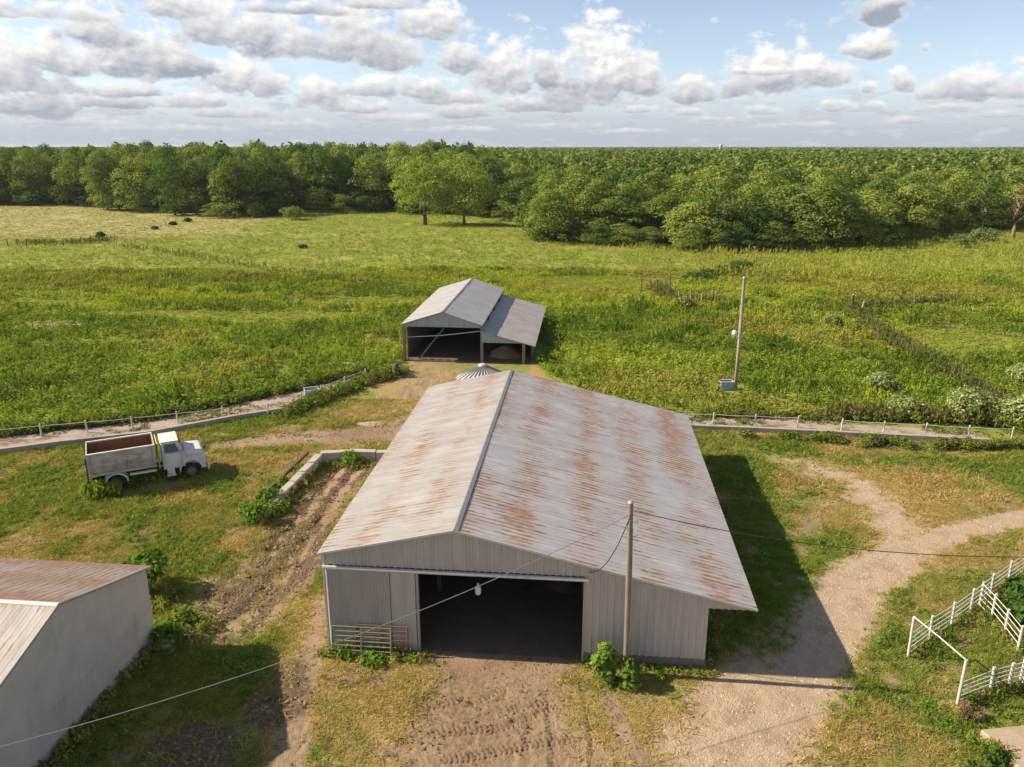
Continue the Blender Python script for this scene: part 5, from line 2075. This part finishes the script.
def clear_mask(x, y):
    """True where nothing tall grows: buildings, aprons, paths"""
    bad = np.zeros(len(x), bool)
    # apron strips (local polygons as distance bands)
    for pts, w in ((pp((-60, 454), (0, 446.5), (60, 440), (150, 429), (240, 412), (300, 399), (370, 376)), 3.6), (pp((672, 422), (760, 425), (840, 429), (900, 432), (985, 436)), 3.6)):
        d, s, t_ = poly_dist(x, y, pts, [w] * len(pts))
        bad |= d < 1.0
    # shed footprint
    lx = (x - s0.x) * math.cos(TH) - (y - s0.y) * math.sin(TH)
    ly = (x - s0.x) * math.sin(TH) + (y - s0.y) * math.cos(TH)
    bad |= (lx > -4.2) & (lx < 8.7) & (ly > -.6) & (ly < 20.2)
    # grain bin, main barn, outbuilding
    bad |= np.hypot(x + 2.32, y - 60) < 2.2
    b0 = along(0, 27.59)
    bx_ = (x - b0.x) * math.cos(TH) - (y - b0.y) * math.sin(TH)
    by_ = (x - b0.x) * math.sin(TH) + (y - b0.y) * math.cos(TH)
    bad |= (bx_ > XL - .1) & (bx_ < XR + .1) & (by_ > -.05) & (by_ < BL + .1)
    bad |= (x < -15.0 + (y - 28.86) * .098) & (y < 29.3) & (y > 18)
    bad |= np.hypot(x - pf.x, y - pf.y) < .7
    bad |= (np.abs(x - P(726, 390).x) < 1.1) & (y > P(726, 390).y - 3.0) & (y < P(726, 390).y + .9)
    return bad


DARKG, MIDG, LIME, OCHRE = np.array([.15, .22, .028]), np.array([.24, .31, .035]), np.array([.37, .42, .05]), np.array([.37, .335, .07])


SHORT = [(240, 317, 20, 4.5, 1.0), (385, 302, 15, 6, .9), (55, 303, 12, 4, .8), (610, 284, 13, 12, 1.0), (965, 345, 10, 9, .8), (700, 300, 8, 4, .5), (130, 345, 9, 3, .7), (330, 345, 7, 3, .6)]


def short_zone(x, y):
    """close-grazed grass between the stands of weeds"""
    g = np.zeros_like(x)
    for px, py, sx, sy, a in SHORT:
        c = P(px, py)
        g = np.maximum(g, a * np.exp(-(((x - c.x) / sx) ** 2 + ((y - c.y) / sy) ** 2)))
    return sst(g + (fbm(x * .1, y * .22, 4, 301) - .5) * 1.5, .34, .74)


def dark_clump(x, y):
    return sst(fbm(x * .26, y * .30, 3, 303), .55, .68) * (1 - short_zone(x, y)) * (.45 + .55 * sst(fbm(x * .05, y * .07, 2, 305), .4, .6))


def olive_band(x, y):
    c = np.exp(-(((x + 62) / 38) ** 2 + ((y - 122) / 11) ** 2)) + .6 * np.exp(-(((x - 45) / 26) ** 2 + ((y - 125) / 14) ** 2))
    return sst(c + (fbm(x * .15, y * .2, 3, 307) - .5) * 1.1, .4, .8)


def field_colour(x, y, n):
    east = sst(x, 0, 25)
    a = fbm(x * .09, y * .13, 5, 201)
    b = fbm(x * .4 + 40, y * .5, 3, 211)
    c = np.clip(.5 + (a - .5) * 2.4 + (b - .5) * 1.5, 0, 1)
    col = DARKG[None] * (1 - c[:, None]) + MIDG[None] * c[:, None]
    lime = sst(fbm(x * .05, y * .11, 5, 221) + .16 * sst(y, 80, 110) + .25 * (b - .5), .50, .70)[:, None]
    col = col * (1 - lime * .85) + LIME[None] * lime * .85
    sz = short_zone(x, y)[:, None]
    col = col * (1 - sz * .8) + np.array([.36, .40, .06])[None] * sz * .8
    dk = dark_clump(x, y)[:, None]
    col = col * (1 - dk * .8) + np.array([.10, .165, .025])[None] * dk * .8
    ol = olive_band(x, y)[:, None]
    col = col * (1 - ol * .75) + np.array([.19, .205, .045])[None] * ol * .75
    oc = (sst(fbm(x * .08, y * .12, 5, 231) + .13 * east + .10 * sst(y, 85, 120) - .04 + .2 * (b - .5), .55, .74) * .75)[:, None]
    col = col * (1 - oc) + OCHRE[None] * oc
    return col * rngw.uniform(.84, 1.16, (n, 1))


def field_points(n, y0, y1, xm):
    # area-uniform inside the view wedge
    y = np.sqrt(rngw.uniform(y0 ** 2, y1 ** 2, n))
    x = rngw.uniform(-1, 1, n) * (y * .70 + xm)
    return x, y


broad = [tmpl_broad(400 + k) for k in range(6)]
spike = [tmpl_spike(420 + k) for k in range(4)]
# tall weeds, near belt
x, y = field_points(72000, 40, 132, 20)
T = terrain(x, y)
keep = (T['fs'] > .4) & ~clear_mask(x, y) & (T['dirt'] < .45)
x, y, z = x[keep], y[keep], T['z'][keep]
n = len(x)
clump = fbm(x * .25, y * .25, 3, 241)
hgt = (.4 + .9 * clump) * rngw.uniform(.75, 1.3, n) * (1 - .35 * sst(y, 95, 130))
lim = fbm(x * .035, y * .07, 4, 221) + .18 * sst(y, 85, 125)
hgt = hgt * (1 - .72 * short_zone(x, y)) * (1 + .45 * dark_clump(x, y)) * (1 + .3 * olive_band(x, y))
is_spike = rngw.random(n) < .18 + .5 * sst(fbm(x * .05, y * .08, 4, 231), .5, .65)
pick = np.where(is_spike, 6 + rngw.integers(4, size=n), rngw.integers(6, size=n))
col = field_colour(x, y, n)
scatter('tall_weeds', broad + spike, x, y, z, rngw.uniform(.9, 1.5, n), hgt, col, M['plant'], pick)
# pasture beyond, larger and sparser tussocks
x, y = field_points(96000, 118, 300, 24)
T = terrain(x, y)
keep = (np.hypot(x, y) < edge_dist(x, y) + 2) & (T['dirt'] < .5)
x, y, z, dry = x[keep], y[keep], T['z'][keep], T['dry'][keep]
n = len(x)
col = field_colour(x, y, n)
col = col * .55 + np.array([.33, .36, .06])[None] * .45
west = sst(-x, -45, 10)[:, None]
col = col * (1 - dry[:, None] * .8) + np.array([.42, .37, .15])[None] * dry[:, None] * .8
hgt = rngw.uniform(.15, .75, n) * (1 - .45 * sst(y, 150, 200)) * (1 + .9 * sst(x, 10, 40)) * (1 - .4 * short_zone(x, y)) * (1 + .8 * dark_clump(x, y)) * (1 + .7 * olive_band(x, y)) * (1 - .65 * dry)
scatter('pasture_grass', broad + spike, x, y, z, rngw.uniform(.8, 1.7, n), hgt, col, M['plant'], np.where(rngw.random(n) < .35, 6 + rngw.integers(4, size=n), rngw.integers(6, size=n)))

# rank weeds along the foot of the bunks and the lane edge
lines = [(pp((60, 450), (150, 440), (240, 423), (285, 416)), .25, .25, 500), (pp((285, 416), (330, 397), (372, 381), (398, 373)), .9, .75, 900), (pp((688, 434), (760, 437), (820, 440), (845, 442)), .45, .55, 1000),
         (pp((845, 443), (900, 446), (1000, 450), (1040, 450)), .6, .65, 1300), (pp((700, 416), (800, 418), (900, 421), (985, 424)), .5, .6, 900), (pp((0, 436), (150, 419), (262, 397), (370, 371)), .6, .7, 1500), (pp((-20, 443), (150, 427), (245, 412)), 1.6, .3, 260), (pp((690, 420), (840, 425), (980, 433)), 1.8, .3, 330)]
xs, ys, hs = [], [], []
for pts, w, h, cnt in lines:
    seg = rngw.random(cnt) * (len(pts) - 1)
    i = seg.astype(int)
    f = seg - i
    A_ = np.array(pts)
    q = A_[i] * (1 - f[:, None]) + A_[i + 1] * f[:, None]
    q = q + rngw.normal(size=(cnt, 2)) * w * .6
    gate_ = fbm(q[:, 0] * .35, q[:, 1] * .35, 3, 251) > (.5 if cnt not in (900, 1500) else .25)
    xs.append(q[gate_, 0])
    ys.append(q[gate_, 1])
    hs.append(np.full(gate_.sum(), h) * rngw.uniform(.5, 1.3, gate_.sum()))
x, y, hgt = np.concatenate(xs), np.concatenate(ys), np.concatenate(hs)
n = len(x)
br_ = (rngw.random((n, 1)) < .22)
col = np.where(br_, np.array([.2, .14, .08])[None], (DARKG * .6 + MIDG * .3)[None]) * rngw.uniform(.6, 1.4, (n, 1))
scatter('bunk_weeds', broad, x, y, terrain(x, y)['z'], rngw.uniform(.6, 1.1, n), hgt, col, M['plant'])
# tall grass about the truck
tw = truck.matrix_world if False else Matrix.Translation(truck.location) @ Matrix.Rotation(ang, 4, 'Z')
cnt = 1100
lx = np.concatenate([rngw.uniform(-1.9, .1, 520), rngw.uniform(-1.0, 5.0, 580)])
ly = np.concatenate([rngw.normal(-1.15, .35, 520), rngw.uniform(-1.1, 1.1, 580)])
q = np.array([tuple(tw @ Vector((a, b, 0)))[:2] for a, b in zip(lx, ly)])
x, y = q[:, 0], q[:, 1]
hgt = np.concatenate([rngw.uniform(.5, .95, 520), rngw.uniform(.25, .6, 580)])
scatter('truck_grass', spike, x, y, terrain(x, y)['z'] - .08, rngw.uniform(.7, 1.1, cnt), hgt, np.array([.23, .29, .045])[None] * rngw.uniform(.7, 1.3, (cnt, 1)), M['plant'])


# yard grass: short, patchy, worn off the drive and the ruts
def yard(nm, n, y0, y1, hscale, temps, seedh):
    x, y = field_points(n, y0, y1, 15)
    T = terrain(x, y)
    jit = (rngw.random(n) - .5) * .9
    keep = (T['fs'] < .4) & ~clear_mask(x, y) & (np.maximum(T['dirt'], T['gravel']) + jit < .42) & (T['mud'] + jit < .6)
    x, y, z, dry = x[keep], y[keep], T['z'][keep], T['dry'][keep]
    n = len(x)
    d = np.clip(dry + (rngw.random(n) - .5) * .7 + (fbm(x * .9, y * .9, 3, 261) - .5) * .9, 0, 1)[:, None]
    g = np.array([.23, .30, .045])
    col = (g[None] * (1 - d) + np.array([.54, .40, .15])[None] * d) * rngw.uniform(.7, 1.3, (n, 1))
    shade = sst(fbm(x * .6, y * .6, 3, 271), .35, .6)
    hgt = hscale * (.6 + .9 * shade) * rngw.uniform(.6, 1.4, n) * (1.25 - .6 * d[:, 0])
    scatter(nm, temps, x, y, z, rngw.uniform(.8, 1.6, n), hgt, col, M['plant'])


gr_t = [tmpl_grass(500 + k, 6, 1.0, .10, .016) for k in range(6)]
# blade lean is scaled with height, so the templates are made one metre tall and scaled down
for k in range(len(gr_t)):
    V, F, T = gr_t[k]
    V = V.copy()
    V[:, :2] = V[:, :2] * np.where(V[:, 2:3] > .05, .25, 1.0)
    gr_t[k] = (V, F, T)
yard('yard_grass', 195000, 20.5, 42, .105, gr_t, 0)
gr_f = [(V * np.array([1.7, 1.7, 1]), F, T) for V, F, T in gr_t]
yard('outer_yard_grass', 82000, 42, 62, .15, gr_f, 1)
# straw litter and lush low leaves
x, y = field_points(86000, 20.5, 58, 15)
T = terrain(x, y)
lush = (T['dry'] < .35 + .35 * rngw.random(len(x))) & (T['fs'] < .3) & (np.maximum(T['dirt'], T['gravel']) < .3) & (T['mud'] < .5) & ~clear_mask(x, y)
dens = fbm(x * .5, y * .5, 3, 281)
lush &= dens + .25 * (rngw.random(len(x)) - .5) > .47
x, y, z = x[lush], y[lush], T['z'][lush]
n = len(x)
small = [(V * np.array([.55, .55, .3]), F, Tt) for V, F, Tt in broad]
scatter('low_forbs', small, x, y, z, rngw.uniform(.4, 1.2, n), rngw.uniform(.35, 1.2, n), (np.array([.13, .21, .032])[None] + rngw.random((n, 1)) * np.array([.11, .10, .02])[None]) * rngw.uniform(.7, 1.3, (n, 1)), M['plant'])

# dead stalks, clods and straw lying about the yard
def tmpl_flat(seed, n=4, r=.16, L=.10):
    rng = np.random.default_rng(seed)
    C = np.stack([rng.uniform(-r, r, n), rng.uniform(-r, r, n), rng.uniform(.008, .03, n)], 1)
    N = np.stack([rng.normal(size=n) * .25, rng.normal(size=n) * .25, np.ones(n)], 1)
    V, F = quads(C, N, L * rng.uniform(.5, 1.5, n), rng, .22)
    return V, F, np.repeat(rng.uniform(.75, 1.25, n), 4)


x, y = field_points(86000, 20.5, 58, 15)
T = terrain(x, y)
w_ = np.clip(T['dry'] * .7 - T['mud'] - T['dirt'] * .45 - T['gravel'] * .75 + .04, 0, 1)
keep = (T['fs'] < .2) & ~clear_mask(x, y) & (rngw.random(len(x)) < w_ * .75)
x, y, z = x[keep], y[keep], T['z'][keep]
n = len(x)
f = rngw.random((n, 1))
col = np.array([.50, .38, .19])[None] * f + np.array([.20, .13, .07])[None] * (1 - f)
scatter('straw_litter', [tmpl_flat(600 + k) for k in range(5)], x, y, z, rngw.uniform(.7, 1.5, n), np.ones(n), col, M['plant'])

# dead brown brush along the old fence lines and behind the east apron
xs, ys = [], []
for pts, w, cnt in ((pp((851, 312), (880, 335), (912, 356), (945, 378), (985, 402)), 1.8, 420), (pp((655, 288), (668, 300), (712, 306)), 1.3, 420), (pp((830, 418), (860, 420), (940, 424), (1000, 426)), .9, 230),
                    (pp((985, 426), (1000, 400)), .7, 260), (pp((20, 243), (70, 242), (110, 240)), 2.0, 200), (pp((120, 246), (200, 259), (300, 277), (400, 291)), 1.8, 170), (pp((860, 311), (900, 308), (960, 303)), 1.2, 300)):
    seg = rngw.random(cnt) * (len(pts) - 1)
    i = seg.astype(int)
    f = seg - i
    A_ = np.array(pts)
    q = A_[i] * (1 - f[:, None]) + A_[i + 1] * f[:, None] + rngw.normal(size=(cnt, 2)) * w * .5
    xs.append(q[:, 0])
    ys.append(q[:, 1])
x, y = np.concatenate(xs), np.concatenate(ys)
n = len(x)
f = rngw.random((n, 1)) ** 2
col = np.array([.26, .185, .10])[None] * f + np.array([.17, .19, .045])[None] * (1 - f)
scatter('dead_brush', spike, x, y, terrain(x, y)['z'], rngw.uniform(1.0, 1.8, n), rngw.uniform(.7, 1.25, n), col, M['plant'])

# stones on the drive, clods on the worked soil
def tmpl_stone(seed, n=5, r=.22, size=.045):
    rng = np.random.default_rng(seed)
    Vs, Fs = [], []
    for k in range(n):
        c = np.array([rng.uniform(-r, r), rng.uniform(-r, r), 0])
        s = size * rng.uniform(.5, 1.5)
        a = rng.uniform(0, 2 * PI)
        b = [c + np.array([math.cos(a + q * 2 * PI / 4) * s * rng.uniform(.7, 1.2), math.sin(a + q * 2 * PI / 4) * s * rng.uniform(.7, 1.2), -.01]) for q in range(4)]
        top = c + np.array([rng.normal() * s * .3, rng.normal() * s * .3, s * rng.uniform(.7, 1.1)])
        o = len(Vs)
        Vs += b + [top]
        Fs += [(o, o + 1, o + 4), (o + 1, o + 2, o + 4), (o + 2, o + 3, o + 4), (o + 3, o, o + 4)]
    V = np.array(Vs)
    return V, np.array(Fs), np.repeat(rng.uniform(.75, 1.25, n), 5)


M['stone'] = leaf_material('loose_stone_and_clod', None, 0.0)
x, y = field_points(46000, 20.5, 60, 3)
T = terrain(x, y)
soil_w = np.clip(np.maximum(T['dirt'] * .05, T['mud'] * .6) + .04, 0, 1) * (1 - T['gravel'])
stone_w = T['gravel'] * .4
u = rngw.random(len(x))
ok = (T['fs'] < .2) & ~clear_mask(x, y) & (u < np.maximum(soil_w, stone_w))
isst = stone_w > soil_w
for nm, sel, c0_, c1_, tm in (('drive_stones', ok & isst, (.34, .26, .19), (.62, .53, .43), [tmpl_stone(700 + k, 6, .25, .032) for k in range(5)]),
                              ('soil_clods', ok & ~isst, (.16, .10, .06), (.36, .25, .15), [tmpl_stone(720 + k, 5, .22, .055) for k in range(5)])):
    xx, yy_, zz = x[sel], y[sel], T['z'][sel]
    n = len(xx)
    f = rngw.random((n, 1))
    scatter(nm, tm, xx, yy_, zz, rngw.uniform(.6, 1.4, n), rngw.uniform(.5, 1.4, n), np.array(c0_)[None] * (1 - f) + np.array(c1_)[None] * f, M['stone'])

# straggling weeds and dead stalks along wall feet, fences and the block wall
xs, ys, hs, ks = [], [], [], []
wl = [((barn_pt(-10.6, -.5, 0), barn_pt(-6.4, -.45, 0)), .3, 190, .32), ((barn_pt(.4, -.25, 0), barn_pt(5.3, -.3, 0)), .2, 90, .2), ((Vector((-14.75, 28.6, 0)), Vector((-15.6, 20.5, 0))), .45, 300, .45),
      ((P(258, 524), P(318, 466)), .6, 420, .55), ((P(322, 466), P(384, 466)), .4, 140, .3), ((P(908, 658), P(1040, 562)), .3, 260, .3), ((P(957, 706), P(1022, 686)), .3, 150, .3), ((P(980, 609), P(1020, 655)), .3, 160, .35),
      ((barn_pt(5.5, .5, 0), barn_pt(6.2, 22, 0)), .7, 900, .4), ((P(985, 745), P(1010, 767)), .35, 120, .5), ((P(150, 600), P(200, 640)), 1.1, 300, .45), ((P(975, 600), P(1035, 600)), 1.2, 160, .5)]
for (a, b), w, cnt, h in wl:
    f = rngw.random(cnt)
    xx = a.x + (b.x - a.x) * f + rngw.normal(size=cnt) * w * .5
    yy_ = a.y + (b.y - a.y) * f + rngw.normal(size=cnt) * w * .5
    g_ = fbm(xx * .8, yy_ * .8, 3, 401) > .40
    xs.append(xx[g_])
    ys.append(yy_[g_])
    hs.append(np.full(g_.sum(), h) * rngw.uniform(.4, 1.4, g_.sum()))
x, y, hgt = np.concatenate(xs), np.concatenate(ys), np.concatenate(hs)
ok = ~clear_mask(x, y)
x, y, hgt = x[ok], y[ok], hgt[ok]
n = len(x)
dead = rngw.random((n, 1)) < .3
col = np.where(dead, np.array([.38, .28, .13])[None], np.array([.20, .255, .045])[None]) * rngw.uniform(.65, 1.35, (n, 1))
pick = np.where(dead[:, 0], 6 + rngw.integers(4, size=n), rngw.integers(6, size=n))
scatter('wall_weeds', broad + spike, x, y, terrain(x, y)['z'], rngw.uniform(.35, .8, n), hgt, col, M['plant'], pick)
# ------------------------------------------------------------------ air
hzm = bpy.data.materials.new('summer_haze')
hzm.use_nodes = True
ht = NT(hzm.node_tree)
ht.n.remove(ht.n['Principled BSDF'])
pv = ht.new('ShaderNodeVolumePrincipled')
pv.inputs['Color'].default_value = (.80, .86, .95, 1)
pv.inputs['Density'].default_value = .65e-4
pv.inputs['Anisotropy'].default_value = .2
ht.l.new(pv.outputs[0], ht.n['Material Output'].inputs['Volume'])
haze = MB().box(-9500, 9500, -3500, 12500, -12, 30).build('haze', hzm)
tag(haze, kind='stuff')
